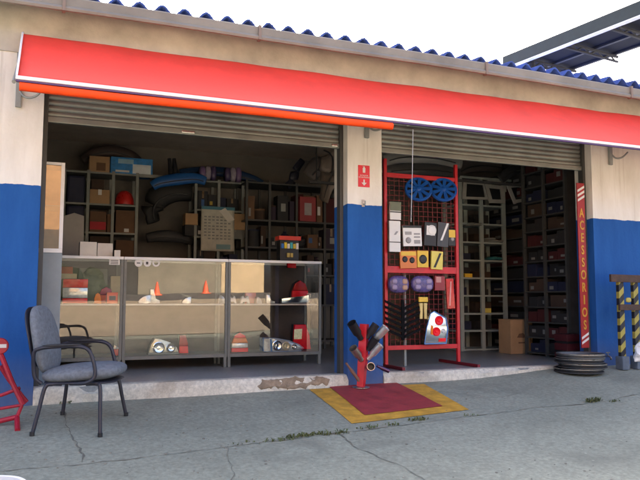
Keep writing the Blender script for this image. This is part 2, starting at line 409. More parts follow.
# ------------------------------------------------------------------ the shop building
shop = thing('shop_building', 'single storey car accessories shop with two open bays, cream wall above and blue paint below', 'shop')
def wallbox(lo, hi):
    bm = B(lo, hi)
    bmesh.ops.subdivide_edges(bm, edges=bm.edges[:], cuts=1); return bm
XL, XP0, XP1, XR = -.045, 2.50, 2.845, 5.32
obj('front_wall', wallbox((-7, 0, -.4), (XL, .25, 2.93)), M_WALL, shop)
obj('pillar', wallbox((XP0, 0, -.4), (XP1, .3, 2.45)), M_WALL, shop)
obj('front_wall', wallbox((XR, 0, -.4), (16, .25, 2.93)), M_WALL, shop)
obj('lintel', wallbox((XL, 0, 2.45), (XR, .25, 2.93)), M_WALL, shop)
M_EAVE_SHADE = mat('eave shaded wall tone', (.45, .425, .36), .9, var=.25, scale=2.4, bump=.35, bscale=30)
obj('eave_shade_band', wallbox((-7, -.012, 2.53), (16, -.0005, 2.93)), M_EAVE_SHADE, shop)  # thin band over the upper wall, shade under the eave put into its colour
obj('shop_floor', B((XL-3, .02, -.3), (6.2, 4.0, 0)), M_FLOOR, shop)
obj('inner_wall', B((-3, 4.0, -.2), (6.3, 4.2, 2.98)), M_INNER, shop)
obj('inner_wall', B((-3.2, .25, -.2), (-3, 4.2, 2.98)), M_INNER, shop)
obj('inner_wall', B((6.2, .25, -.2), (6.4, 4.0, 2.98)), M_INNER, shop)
obj('ceiling', B((-3, .25, 2.76), (6.2, 4.0, 2.9)), M_CEIL, shop)
def kerb(x0, x1):
    bm = bm_new(); n = int((x1-x0)/.03); rows = []
    for i in range(n+1):
        x = x0+(x1-x0)*i/n
        chip = max(0, noise.noise((x*4.2, 0, 9))-.12)*.10+max(0, noise.noise((x*17, 3, 9))-.1)*.035
        j = .006*noise.noise((x*11, 0, 2)); g0 = ground_z(x, 0)
        top = .012+.004*noise.noise((x*7, 1, 0)); edge = .006*noise.noise((x*23, 1, 4))
        P = [(-.012+j*1.5, -.3), (-.016+j*1.5, (g0+top)/2), (-.006+chip*.5+edge, top-.022-chip*.6), (.012+chip+edge, top-.004), (.06+chip+abs(edge), top), (.11+edge*3+chip, top-.002), (.115+edge*3+chip, -.05)]
        rows.append([bm.verts.new((x, y, z)) for y, z in P])
    for a, b in zip(rows, rows[1:]):
        for k in range(len(a)-1): bm.faces.new((a[k], b[k], b[k+1], a[k+1]))
    bm.faces.new(rows[0]); bm.faces.new(rows[-1][::-1])
    return obj('kerb_step', bm, M_KERB, shop, smooth=True)
kerb(XL, XP0-.003); kerb(XP1+.003, XR-.003)

bm = bm_new()
for x_, w_k, h_k in ((1.80, .20, .05), (1.98, .26, .06), (2.2, .16, .05)):
    b2k = pillow(bm, w_k*1.5, .036, h_k*1.5, 7, 2.6, Matrix.Translation((x_, .0, -.045)))
for v in bm.verts: v.co += Vector((noise.noise(v.co*21), .6*noise.noise(v.co*23+Vector((2, 0, 0))), noise.noise(v.co*25)))*.03
obj('broken_patch', bm, mat('exposed brown mortar', (.25, .19, .13), .95, var=.35, scale=18, bump=.6), shop)
# roof sheet, gutter
def roof():
    bm = bm_new(); pitch = .177; n = int(17/pitch*8); rows = []
    for Y, z in ((-.205, 2.951), (7.0, 2.951+7.2*.10)):
        rows.append([bm.verts.new((-6.5+17*i/n, Y+.004*noise.noise((i*.11, 0, 0)), z+.034*math.sin(2*math.pi*(17*i/n)/pitch)+.01*noise.noise((i*.02, 1, Y)))) for i in range(n+1)])
    for i in range(n): bm.faces.new((rows[0][i], rows[0][i+1], rows[1][i+1], rows[1][i]))
    o = obj('roof', bm, M_TILE, shop, smooth='full')
    md = o.modifiers.new('s', 'SOLIDIFY'); md.thickness = .016; md.offset = 0
    return o
roof()
def gutter_prof(bm, x0, x1):
    P = [(-.004, 2.952), (-.15, 2.925), (-.268, 2.912), (-.276, 2.902), (-.272, 2.842), (-.283, 2.835), (-.292, 2.817), (-.284, 2.80), (-.266, 2.797), (-.245, 2.806), (-.004, 2.932)]
    a = []; k = 14
    for i in range(k+1):
        x = x0+(x1-x0)*i/k; dz = -max(0, x-3)*.012+.006*noise.noise((x*.8, 0, 0))
        a.append([bm.verts.new((x, y, z+dz)) for y, z in P])
    for u, v in zip(a, a[1:]):
        for j in range(len(P)): bm.faces.new((u[j], v[j], v[(j+1) % len(P)], u[(j+1) % len(P)]))
    bm.faces.new(a[0]); bm.faces.new(a[-1][::-1]); return bm
gt = obj('gutter', gutter_prof(bm_new(), -6.4, 10.4), M_GUTTER, shop)
for px, py in ((64, 8), (260, 38), (487, 72), (632, 96)):
    x = at(px, py, -.29).x; dz = -max(0, x-3)*.012
    bm = B((x-.012, -.298, 2.793+dz), (x+.012, -.24, 2.918+dz), .003); obj('gutter_strap', bm, mat('stained strap', (.21, .165, .135), .7), gt)

def shutter(x0, x1):
    bm = bm_new(); z = 2.09; rows = []
    nsl = 9; sl = .42/nsl
    for i in range(nsl*6+1):
        zz = z+.42*i/(nsl*6); t = (i % 6)/6
        y = .13-.009*math.sin(math.pi*t)**.8 if t else .132
        rows.append([bm.verts.new((x0, y, zz)), bm.verts.new((x1, y, zz))])
    for a, b in zip(rows, rows[1:]): bm.faces.new((a[0], a[1], b[1], b[0]))
    o = obj('roller_shutter', bm, M_SHUT, shop, smooth=True)
    obj('bottom_rail', B((x0, .105, 2.042), (x1, .145, 2.09), .006), M_SHUT, o)
    for xa_, xb_ in ((x0-.002, x0+.03), (x1-.03, x1+.002)):
        obj('guide_rail', prism_xy([(xa_, .09), (xb_, .09), (xb_, .10), (xa_+.012, .10), (xa_+.012, .15), (xb_, .15), (xb_, .16), (xa_, .16)], .002, 2.45), mat('dark guide steel', (.07, .07, .065), .6, .2), o)
    # drum housing above the opening
    bm = bm_new(); tube(bm, [(x0, .38, 2.42), (x1, .38, 2.42)], .15, 20); obj('drum', bm, M_SHUT, o, smooth=True)
    return o
o = shutter(XL+.004, XP0-.004)
for px, py, w_k in ((188, 126, .055), (334.5, 141, .03)):
    p = at(px, py, .1); obj('bright_bar', B((p.x-w_k, .088, 2.052), (p.x+w_k, .1045, 2.072), .004), mat('polished bright bar', (.75, .74, .70), .25, .9), o)  # two small bright metal bars on the bottom rail
shutter(XP1+.004, XR-.004)

# ------------------------------------------------------------------ awning
aw = thing('awning', 'red vinyl awning with white front bar above both shop openings', 'awning', (0, 0, 0))
AX0, AX1 = -.205, 6.9
PROF = [(-.014, 2.665), (-.06, 2.662), (-.125, 2.635), (-.22, 2.565), (-.36, 2.45), (-.5, 2.335), (-.65, 2.215), (-.79, 2.108)]
def awning_cloth():
    bm = bm_new(); n = 90; rows = []
    pc = catmull([(0, y, z) for y, z in PROF], 3)
    for i in range(n+1):
        x = AX0+(AX1-AX0)*i/n; row = []
        for k, p in enumerate(pc):
            t = k/(len(pc)-1); w = math.sin(math.pi*t)
            sag = -.012*w*(.6+.8*noise.noise((x*1.1, 0, 2)))+.006*w*noise.noise((x*4, t*3, 1))
            hang = .012*(1-t)*noise.noise((x*1.7, 4, 0)) if k else 0
            row.append(bm.verts.new((x, p.y, p.z+sag+hang)))
        rows.append(row)
    for a, b in zip(rows, rows[1:]):
        for k in range(len(a)-1): bm.faces.new((a[k], b[k], b[k+1], a[k+1]))
    o = obj('canvas', bm, M_CANVAS, aw, smooth='full')
    md = o.modifiers.new('s', 'SOLIDIFY'); md.thickness = .003; md.offset = -1
awning_cloth()
bm = bm_new(); box(bm, (AX0-.01, -.822, 2.078), (AX1, -.785, 2.104), .006); obj('front_bar', bm, M_WHITE, aw)
bm = bm_new(); box(bm, (AX0-.005, -.815, 2.066), (AX1, -.79, 2.077)); obj('bar_seal', bm, mat('violet seal strip', (.10, .05, .16), .6), aw)
# white edging along the left hem
bm = bm_new(); pc = catmull([(AX0-.004, y-.004, z+.004) for y, z in PROF[1:]], 3); tube(bm, pc, .008, 6); obj('side_hem', bm, M_WHITE, aw, smooth=True)
bm = bm_new(); tube(bm, [(-.19, -.80, 2.037)]+[(-.19+2.72*i/8, -.80, 2.037-.003*math.sin(i)) for i in range(1, 8)]+[(2.53, -.80, 2.038)], .029, 12); obj('rolled_valance', bm, M_ROLL, aw, smooth=True)
bm = bm_new(); p0 = at(413, 129, -.8); p1 = at(411, 222, -.8); tube(bm, [(p0.x, -.8, 2.03), ((p0.x+p1.x)/2+.004, -.8, 1.7), (p1.x, -.8, p1.z)], .0035, 6); obj('pull_cord', bm, mat('grey cord', (.35, .34, .33), .8), aw)
for px, py in ((18, 107), (367, 138), (611, 165)):
    p = at(px, py, -.02); bm = bm_new()
    box(bm, (p.x-.02, -.03, p.z), (p.x+.02, -.003, p.z+.42), .004)
    arc = [(p.x+.02+.10*math.sin(a), -.03-.06*math.sin(a)-.02, p.z+.22-.12*(1-math.cos(a))) for a in [0, .4, .8, 1.2, 1.6]]
    tube(bm, catmull([(p.x+.0, -.02, p.z+.13), (p.x+.05, -.04, p.z+.075), (p.x+.12, -.06, p.z+.085), (p.x+.17, -.09, p.z+.14)], 5), .009, 6)
    tube(bm, [(p.x, -.03, p.z+.36), (p.x, -.78, 2.07)], .013, 8)
    obj('folding_arm', bm, M_GREYP, aw)

# ------------------------------------------------------------------ extinguisher sign, hook
p0 = at(358, 165, 0); p1 = at(369.5, 187.5, 0); sw = p1.x-p0.x; sh = p0.z-p1.z; cx = (p0.x+p1.x)/2
sg = thing('extinguisher_sign', 'small red sign with white extinguisher symbol and down arrow on the pillar', 'sign', (cx, -.001, p1.z))
obj('plate', B((-sw/2, -.004, 0), (sw/2, 0, sh), .001), mat('red sign plate', (.70, .014, .016), .4, var=.06), sg)
bm = bm_new()
prism(bm, [(-.012, sh*.66), (.012, sh*.66), (.014, sh*.86), (.007, sh*.90), (-.007, sh*.90), (-.014, sh*.86)], -.0065, -.0045)
box(bm, (-.005, -.0065, sh*.90), (.005, -.0045, sh*.94)); box(bm, (-.014, -.0065, sh*.932), (.006, -.0045, sh*.95))
obj('extinguisher_symbol', bm, M_PAPER, sg)
bm = bm_new(); prism(bm, [(-.007, sh*.34), (-.007, sh*.2), (-.026, sh*.2), (0, sh*.06), (.026, sh*.2), (.007, sh*.2), (.007, sh*.34)], -.0065, -.0045); obj('arrow', bm, M_PAPER, sg)
text_mesh('EXTINTOR\nDE INCÊNDIO', .017, M_PAPER, 'lettering', sg, Matrix.Translation((0, -.0055, sh*.50)) @ FRONT, .0008)
p = at(363, 203, 0)
hk = thing('wall_hook', 'small pale metal bracket fixed on the pillar at the top of the blue paint', 'bracket', (p.x, 0, p.z))
bm = bm_new(); box(bm, (-.014, -.008, -.035), (.014, -.001, .03), .003); obj('back_plate', bm, mat('paint spotted metal', (.55, .47, .40), .6, var=.3, scale=40), hk)
bm = bm_new(); tube(bm, catmull([(0, -.008, -.01), (0, -.04, -.02), (0, -.045, .015)], 4), .006, 6); obj('hook', bm, M_GREYP, hk)

# ------------------------------------------------------------------ ACESSORIOS banner
bx0 = at(577.3, 200,  .05).x; bx1 = at(584.6, 200,  .05).x; zt = at(580, 183,  .05).z; zb = at(580, 348,  .05).z
bn = thing('banner_sign', 'narrow red vertical banner reading ACESSORIOS in yellow letters at the right jamb', 'banner', ((bx0+bx1)/2, .05, zb))
bw = bx1-bx0; H = zt-zb
obj('board', B((-bw/2, 0, 0), (bw/2, .012, H), .002), M_JAMBRED, bn)
ztop = at(580, 206.5,  .05).z-zb; zlo = at(580, 331,  .05).z-zb; step = (ztop-zlo)/10
for i, ch in enumerate('ACESSORIOS'):
    text_mesh(ch, step*1.0, M_LETTER, 'letter', bn, Matrix.Translation((0, -.003, ztop-step*(i+.86))) @ FRONT, .001, xs=.66 if ch != 'I' else .9, bold=.0035)
bm = bm_new()
for z0 in (.035, .085, H-.20, H-.15, H-.10):
    bm = bm_new(); prism(bm, [(-bw/2+.004, z0), (bw/2-.004, z0+.05), (bw/2-.004, z0+.075), (-bw/2+.004, z0+.025)], -.004, -.0015); obj('stripe', bm, M_PAPER, bn)

# ------------------------------------------------------------------ parts of goods: lamps and boxes
LAMP_SHAPES = {
    'wedge': [(-.5, 0), (.5, 0), (.42, .55), (.2, 1), (-.45, 1), (-.5, .5)],
    'block': [(-.5, 0), (.5, 0), (.5, 1), (-.5, 1)],
    'drop': [(-.5, .05), (-.1, 0), (.42, .02), (.5, .2), (.38, .48), (.12, .78), (-.22, .96), (-.5, 1)],
    'dropl': [(.5, .05), (.1, 0), (-.42, .02), (-.5, .2), (-.38, .48), (-.12, .78), (.22, .96), (.5, 1)],
    'fan': [(-.5, 0), (.5, 0), (.42, .4), (.2, .75), (-.1, .95), (-.3, 1), (-.42, .6)],
    'dome': [(-.5, 0), (.5, 0), (.46, .5), (.3, .85), (0, 1), (-.3, .85), (-.46, .5)],
    'emm': [(-.5, 0), (-.34, .9), (-.18, 1), (0, .5), (.18, 1), (.34, .9), (.5, 0), (.25, .05), (.15, .4), (0, .15), (-.15, .4), (-.25, .05)],
    'ell': [(-.5, 0), (.5, 0), (.5, .25), (0, .3), (-.1, 1), (-.5, 1)],
    'bar': [(-.5, .0), (.42, 0), (.5, .3), (.5, 1), (.36, .7), (-.4, .55), (-.5, .5)],
}
def lamp(name, label, cat, px0, px1, pyb, pyt, Y, shape, bands, depth=.07, base=None, group=None, rz=0, tilt=0, housing=None):
    a = at((px0+px1)/2, pyb, Y); w = at(px1, pyb, Y).x-at(px0, pyb, Y).x; h = at((px0+px1)/2, pyt, Y).z-a.z
    zb = a.z if base is None else base
    t = thing(name, label, cat, (a.x, Y, zb), rz, group, rot=(0, tilt, rz))
    ol = [(x*w, z*h) for x, z in LAMP_SHAPES[shape]]
    ins = [(x*.97, h*.5+(z-h*.5)*.97) for x, z in ol]
    bm = prism(bm_new(), ol, .018, depth); obj('housing', bm, housing or M_DARK, t)
    for z0, z1, m_ in bands:
        P = clipz(ins, h*z0+.0008, h*z1-.0008)
        if len(P) > 2: obj('lens', prism(bm_new(), P, -.012, .0175, min(.008, h*.06, w*.06)), m_, t, smooth=True)
    t['wh'] = (w, h)
    return t
def reflector(t, cx, cz, r, m_, y=-.014):
    w, h = t['wh']; A = Matrix.Translation((cx*w, y, cz*h)) @ Matrix.Rotation(R(90), 4, 'X')
    bm = bm_new(); lathe(bm, [(r, -.006), (r, .004), (r*.86, .007), (r*.7, .002), (r*.35, -.001), (r*.3, .004), (0, .006)], 24, A); return obj('reflector', bm, m_, t, smooth=True)
def carton(label, x0, x1, z0, h, Y, depth, material, group=None, name='carton', cat='box', lab=None, rz=0, tape=None, lid=True):
    cx = (x0+x1)/2; w = x1-x0
    t = thing(name, label, cat, (cx, Y+depth/2, z0), rz, group)
    bm = bm_new(); box(bm, (-w/2, -depth/2, 0), (w/2, depth/2, h), .004); obj('body', bm, material, t)
    if tape: obj('tape', B((-w*.09, -depth/2-.0015, h*.62), (w*.09, depth/2, h+.0015)), tape, t)
    if lab: obj('label_patch', B((w*lab[0], -depth/2-.002, h*lab[1]), (w*lab[2], -depth/2, h*lab[3])), lab[4], t)
    return t
def carton_px(label, px0, px1, pyt, base, Y, depth, material, **kw):
    a = at(px0, pyt, Y); b = at(px1, pyt, Y)
    return carton(label, a.x, b.x, base, a.z-base, Y, depth, material, **kw)

# ------------------------------------------------------------------ glass counters
CY, CD = 1.10, .46
def counter(x0, x1, label):
    t = thing('display_counter', label, 'display counter', ((x0+x1)/2, CY, 0), 0, 'glass display counters end to end'); w = (x1-x0)/2-.002
    bm = bm_new()
    for sx in (-1, 1):
        for y in (0, CD-.025): box(bm, (min(sx*w, sx*(w-.025)), y, .10), (max(sx*w, sx*(w-.025)), y+.025, 1.035))
    box(bm, (-w+.026, .002, .10), (w-.026, .022, .132)); box(bm, (-w+.026, CD-.022, .10), (w-.026, CD-.002, .132))
    obj('frame', bm, M_ALU, t)
    bm = bm_new()
    for lo_, hi_ in (((-w, -.008, 1.036), (w, .022, 1.062)), ((-w, CD-.03, 1.036), (w, CD, 1.062)), ((-w, .0225, 1.036), (-w+.025, CD-.0305, 1.062)), ((w-.025, .0225, 1.036), (w, CD-.0305, 1.062))): box(bm, lo_, hi_, .002)
    obj('top_rail', bm, M_WHITE, t)
    bm = bm_new(); bm.faces.new([bm.verts.new(v) for v in ((-w+.025, .022, 1.058), (w-.025, .022, 1.058), (w-.025, CD-.03, 1.058), (-w+.025, CD-.03, 1.058))]); obj('glass_top', bm, M_GLASS, t)
    obj('base_board', B((-w+.027, .024, .112), (w-.027, CD-.024, .13)), M_GREYP, t)
    obj('shelf', B((-w+.026, .055, .606), (w-.026, CD-.024, .62)), M_PAPER, t)
    obj('back_board', B((-w+.026, CD-.021, .134), (w-.026, CD-.012, 1.034)), M_PLYDK, t)
    g = obj('glass_pane', B((-w+.026, .010, .133), (w-.026, .0112, 1.034)), M_GLASS, t)
    # single sheet of glass: keep only the front face
    me = g.data; b2 = bmesh.new(); b2.from_mesh(me); b2.faces.ensure_lookup_table()
    bmesh.ops.delete(b2, geom=[f for f in b2.faces if f.normal.y > -.9], context='FACES'); b2.to_mesh(me); b2.free()
    for sx in (-1, 1):
        for y in (.004, CD-.032): obj('leg', B((sx*(w-.018)-.014, y, 0.001), (sx*(w-.018)+.014, y+.028, .10), .002), M_ALU, t)
    return t
x1 = at(123, 300, CY).x; x2 = at(228, 300, CY).x; x3 = at(321.5, 300, CY).x
c1 = counter(x1-1.0, x1, 'left glass display counter with red and white tail lamps on its shelf')
c2 = counter(x1, x2, 'middle glass display counter with round stickers and a yellowed headlamp at the bottom')
c3 = counter(x2, x3, 'right glass display counter with blue edged headlamp and red tail lamps inside')
# round stickers / card notice on the panes
bm = bm_new()
for px in (138.5, 147.3, 156):
    p = at(px, 263, CY+.009); A = Matrix.Translation((p.x-c2.location.x, .006, p.z)) @ Matrix.Rotation(R(90), 4, 'X')
    lathe(bm, [(0, .001), (.036, .001), (.036, .003), (0, .0031)] if px < 150 else [(.020, .001), (.036, .001), (.036, .003), (.020, .003), (.020, .001)], 20, A)
obj('sticker', bm, M_PAPER, c2)
bm = bm_new(); p = at(147.3, 263, CY); box(bm, (p.x-c2.location.x-.012, .002, p.z-.014), (p.x-c2.location.x+.010, .0029, p.z+.012)); p = at(138.5, 263, CY); box(bm, (p.x-c2.location.x-.016, .002, p.z-.005), (p.x-c2.location.x+.016, .0029, p.z+.004)); obj('sticker_print', bm, M_DARK, c2)
p = at(115, 262.5, CY); bm = B((p.x-c1.location.x-.052, .004, p.z-.022), (p.x-c1.location.x+.044, .006, p.z+.035)); nt_ = obj('price_card', bm, M_PAPER, c1)
bm = bm_new()
for k in range(3): box(bm, (p.x-c1.location.x-.04, .0025, p.z-.014+k*.015), (p.x-c1.location.x+.03, .0038, p.z-.008+k*.015))
obj('print', bm, M_DARK, nt_)

SH, BO = .622, .132         # shelf top and base top inside the counters
YI = CY+.14
lamp('tail_lamp', 'large red and white tail lamp on the shelf of the left counter', 'tail lamp', 62, 88, 298, 273, YI, 'block', [(0, .22, M_LENSR), (.22, .64, M_LENSW), (.64, 1, M_LENSR)], base=SH)
lamp('tail_lamp', 'small amber lamp standing between red and orange lamps on the left counter shelf', 'lamp', 94, 101.5, 298, 287, YI-.03, 'dome', [(0, 1, M_LENSO)], base=SH)
lamp('tail_lamp', 'purplish red lamp behind the amber lamp on the left counter shelf', 'tail lamp', 98, 114, 297, 280, YI+.12, 'dome', [(0, .5, M_LENSR), (.5, 1, mat('magenta lens', (.45, .02, .13), .25, spec=.25))], base=SH)
t = lamp('indicator_lamp', 'orange square indicator lamp with dark centre on the left counter shelf', 'lamp', 106.5, 118, 300, 288.5, YI-.05, 'block', [(0, 1, mat('orange red lens', (.88, .10, .03), .25, spec=.25))], depth=.04, base=SH)
w, h = t['wh']; obj('inset', B((-w*.28, -.015, h*.3), (w*.28, -.0125, h*.68)), M_DARK, t)
carton_px('small red carton under the top of the left counter', 61, 73, 266.5, .905, CY+.30, .1, mat('dull red carton', (.42, .06, .035), .7))
carton_px('flat cream carton lying below the red one in the left counter', 60, 77, 273.5, .852, CY+.28, .13, mat('cream carton', (.55, .42, .26), .8))
# stack supporting those two on the shelf
carton_px('tall dark carton under the cream carton in the left counter', 60, 76, 280, SH, CY+.30, .12, mat('brown black carton', (.09, .06, .05), .8))
carton_px('pale yellow carton at the right end of the left counter shelf', 111, 122, 276, SH, CY+.30, .1, mat('pale yellow carton', (.50, .42, .24), .8))
carton_px('wide grey green carton at the back of the left counter shelf', 79, 108, 268, SH, CY+.30, .11, mat('grey green carton', (.13, .15, .12), .8))
t = lamp('headlamp', 'red reflector lamp lying at the bottom right of the left counter', 'lamp', 112, 121, 352, 341, YI, 'fan', [(0, .6, M_LENSR), (.6, 1, M_LENSW)], base=BO)
lamp('headlamp', 'clear lamp lens lying on the left of the middle counter shelf', 'lamp', 138, 151, 299, 290, YI, 'dropl', [(0, 1, M_LENSW)], base=SH)
lamp('headlamp', 'curved clear lamp lens on the middle counter shelf beside a smaller one', 'lamp', 150, 160, 299, 284.5, YI+.07, 'ell', [(0, 1, M_LENSW)], base=SH)
lamp('headlamp', 'small clear lamp lens alone in the middle of the middle counter shelf', 'lamp', 182, 191, 299, 292, YI, 'dropl', [(0, 1, M_LENSW)], base=SH)
lamp('headlamp', 'small clear lamp lens at the right end of the middle counter shelf', 'lamp', 218, 226, 299, 290, YI, 'fan', [(0, 1, M_LENSW)], base=SH)
t = lamp('headlamp', 'yellowed wide headlamp lying at the bottom of the middle counter', 'headlamp', 148, 180, 350, 333.5, YI-.02, 'fan', [(0, .12, M_GREYP), (.12, 1, M_LENSY)], base=BO, depth=.12)
reflector(t, -.18, .42, .058, M_CHROME); reflector(t, .2, .40, .045, M_CHROME)
t = lamp('tail_lamp', 'tall red lamp behind the yellowed headlamp in the middle counter', 'tail lamp', 179, 188.5, 347.5, 329, YI+.05, 'wedge', [(0, .4, M_LENSR), (.4, 1, mat('dark red lens', (.42, .014, .014), .25, spec=.25))], base=BO)
for k, (a, b) in enumerate(((227, 236.5), (240, 250))):
    lamp('mirror_bracket', 'white M shaped plastic piece on the right counter shelf, %s' % ('touching the post' if k == 0 else 'the one further from the post'), 'car part', a, b, 300, 292, YI-.04, 'emm', [(0, 1, M_PAPER)], depth=.03, base=SH, housing=M_PAPER)
lamp('reflector_lamp', 'pink red lens standing behind the white M shaped pieces', 'lamp', 245, 256, 299, 288, YI+.08, 'block', [(0, 1, mat('pink lens', (.60, .16, .14), .2, coat=1))], base=SH)
lamp('headlamp', 'narrow clear lens left of the curved one on the right counter shelf', 'lamp', 256, 262, 300, 293, YI, 'fan', [(0, 1, M_LENSW)], base=SH)
lamp('headlamp', 'curved clear lens on the right counter shelf near the chrome lamp bar', 'lamp', 266, 275, 300, 291, YI, 'ell', [(0, 1, M_LENSW)], base=SH)
lamp('grille_bar', 'chrome lamp bar with upturned end on the right counter shelf', 'headlamp', 281, 311, 299.5, 289, YI-.03, 'bar', [(0, 1, M_CHROME)], base=SH)
lamp('tail_lamp', 'red tail lamp behind the chrome bar on the right counter shelf', 'tail lamp', 291, 309, 297, 273.5, YI+.13, 'dome', [(0, .55, M_LENSR), (.55, 1, mat('dark red lens', (.42, .014, .014), .25, spec=.25))], base=SH)
t = lamp('tail_lamp', 'red, amber and white tail lamp at the bottom left of the right counter', 'tail lamp', 231, 248.5, 346.5, 326.5, YI, 'dome', [(0, .22, M_LENSR), (.22, .46, M_LENSW), (.46, .72, M_LENSO), (.72, 1, M_LENSR)], base=BO)
t = lamp('headlamp', 'long headlamp with blue protective edge lying at the bottom of the right counter', 'headlamp', 263.5, 303.5, 348, 334, YI-.05, 'drop', [(0, 1, mat('smoky clear lens', (.42, .46, .52), .15, .2, coat=1))], base=BO, depth=.13, housing=M_BLUET)
w, h = t['wh']
obj('bezel', prism(bm_new(), [(-.49*w, .06*h), (-.36*w, .06*h), (-.38*w, .94*h), (-.49*w, .95*h)], -.017, -.0125), M_LENSW, t)
obj('bezel', prism(bm_new(), [(-.33*w, .06*h), (-.29*w, .06*h), (-.3*w, .9*h), (-.35*w, .92*h)], -.017, -.0125), M_BLUET, t)
reflector(t, -.17, .44, .052, M_CHROME); reflector(t, .05, .40, .042, M_LENSY); reflector(t, .26, .32, .028, M_CHROME)
bm = bm_new(); ol = [(x*w, z*h) for x, z in LAMP_SHAPES['drop']]
tube(bm, [(x, -.014, z) for x, z in ol+[ol[0]]], .004, 6); obj('edge_trim', bm, mat('pale blue trim', (.35, .5, .75), .3), t)
t = lamp('tail_lamp', 'red tail lamp with cream panel leaning at the bottom right of the right counter', 'tail lamp', 293, 311, 345, 319.5, YI+.13, 'wedge', [(0, 1, M_LENSR)], base=BO)
w, h = t['wh']; obj('reverse_lens', prism(bm_new(), [(-.48*w, .42*h), (-.05*w, .42*h), (-.02*w, .82*h), (-.46*w, .8*h)], -.016, -.0125), M_LENSY, t)
lamp('reflector_lamp', 'small red reflector under the top of the right counter', 'lamp', 287.5, 296, 268, 262, CY+.40, 'block', [(0, 1, M_LENSR)], depth=.03)

# things on the counter
TZ = 1.0625
carton_px('white open carton on the left counter next to the glass cabinet', 80, 97, 241.5, TZ, CY+.12, .18, M_PAPER)
carton_px('white carton with a notch on the left counter, right of the other one', 97.6, 113, 243, TZ, CY+.14, .17, mat('white carton notch', (.66, .64, .60), .8))
carton_px('little white card box at the right end of the left counter', 114.5, 120.5, 250, TZ, CY+.05, .04, M_PAPER)
p0 = at(279, 257, CY+.2); p1 = at(301, 257, CY+.2)
t = thing('counter_display', 'dark tiered counter display with red top and coloured packs on the right counter', 'display box', ((p0.x+p1.x)/2, CY+.2, TZ)); w = (p1.x-p0.x)/2
hT = at(290, 236, CY+.2).z-TZ
obj('stand_body', B((-w*.85, .02, 0), (w*.85, .14, hT*.9), .003), M_BLACK, t)
obj('header', B((-w, -.0, hT*.84), (w, .14, hT), .003), mat('red display header', (.62, .05, .03), .5), t)
cols = [(.02, .15, .5), (.7, .55, .03), (.75, .75, .7), (.05, .4, .45), (.65, .5, .05), (.7, .7, .68)]
for k in range(6):
    x = -w*.8+w*1.6*k/6; z0 = hT*.52 if k < 5 else hT*.5
    obj('pack', B((x+.003, 0, z0), (x+w*1.6/6-.003, .018, z0+hT*(.18+.05*(k % 2)))), mat('pack colour %d' % k, cols[k], .5), t)
for k in range(2): obj('pack', B((-w*.25+k*w*.3, 0, hT*.18), (-w*.02+k*w*.3, .018, hT*.34)), mat('pack low %d' % k, (.5, .38, .1), .5), t)

# ------------------------------------------------------------------ bronze glass cabinet at the left jamb
SY = .36
sx1 = at(64, 200, SY).x; zt = at(65, 163, SY).z; zm = at(62, 250, SY).z
t = thing('glass_cabinet', 'tall cabinet with bronze glass above a blue grey panel at the left jamb', 'cabinet', (sx1-.7, SY, 0))
obj('base_panel', B((0, 0, 0.001), (.70, .40, zm-.025), .004), mat('blue grey laminate', (.22, .27, .30), .45, var=.12), t)
bm = bm_new(); box(bm, (.672, -.006, zm+.011), (.70, .02, zt)); box(bm, (0, -.006, zm-.024), (.70, .02, zm+.01)); box(bm, (0, -.006, zm+.011), (.026, .02, zt)); box(bm, (.027, -.006, zt-.022), (.671, .02, zt)); obj('frame', bm, M_WHITE, t)
bm = bm_new(); box(bm, (0, .385, zm+.011), (.70, .40, zt)); obj('back_board', bm, mat('brown cabinet lining', (.33, .20, .11), .8, var=.3), t)
bm = bm_new(); vs = [bm.verts.new(v) for v in ((.026, .006, zm+.012), (.672, .006, zm+.012), (.672, .006, zt-.023), (.026, .006, zt-.023))]; bm.faces.new(vs); obj('glass_pane', bm, M_GLASS2, t)
obj('shelf', B((.03, .05, (zm+zt)/2), (.67, .38, (zm+zt)/2+.012)), M_GREYP, t)
p0 = at(66, 250, 2.2); p1 = at(83, 250, 2.2)
bm = bm_new(); prism(bm, [(p0.x-.2, .002), (p1.x+.02, .002), (p1.x, at(83, 216, 2.2).z), (p1.x-.1, at(78, 213, 2.2).z), (p0.x-.2, at(64, 222, 2.2).z)], 2.2, 2.23)
tag(obj('panel_sheet', bm, mat('grey white sheet', (.38, .36, .33), .8, var=.1)), 'pale grey sheet of board standing behind the left counter', 'board')

# ------------------------------------------------------------------ shelf units
def shelf_unit(label, xs, zs, Y, depth, m_, top=None, group=None, post=.035):
    t = thing('shelf_unit', label, 'shelves', ((xs[0]+xs[-1])/2, Y, 0), 0, group); o = t.location.x; top = top or zs[-1]+.02
    for x in xs:
        bm = bm_new(); box(bm, (x-o-post/2, 0, 0.001), (x-o+post/2, .03, top)); box(bm, (x-o-post/2, depth-.03, 0.001), (x-o+post/2, depth, top)); obj('upright', bm, m_, t)
    for z in zs: obj('shelf', B((xs[0]-o-post/2+.001, -.002, z-.022), (xs[-1]-o+post/2-.001, depth-.001, z)), m_, t)
    return t
YA = 3.35
xa = [at(p, 200, YA).x for p in (64, 88, 113, 137)]
za = [.12, .70, 1.1, at(100, 232, YA).z, at(100, 203.5, YA).z, at(100, 172, YA).z]
shelf_unit('grey steel shelf unit with brown cartons on the back wall, left end', xa, za, YA, .42, M_SHELF)
xb = [at(p, 200, YA).x for p in (196, 219, 243)]
zb_ = [.12, .70, 1.1, at(200, 236, YA).z, at(200, 209, YA).z, at(200, 180, YA).z]
shelf_unit('grey steel shelf unit behind the hanging calendar', xb, zb_, YA, .42, M_SHELF)
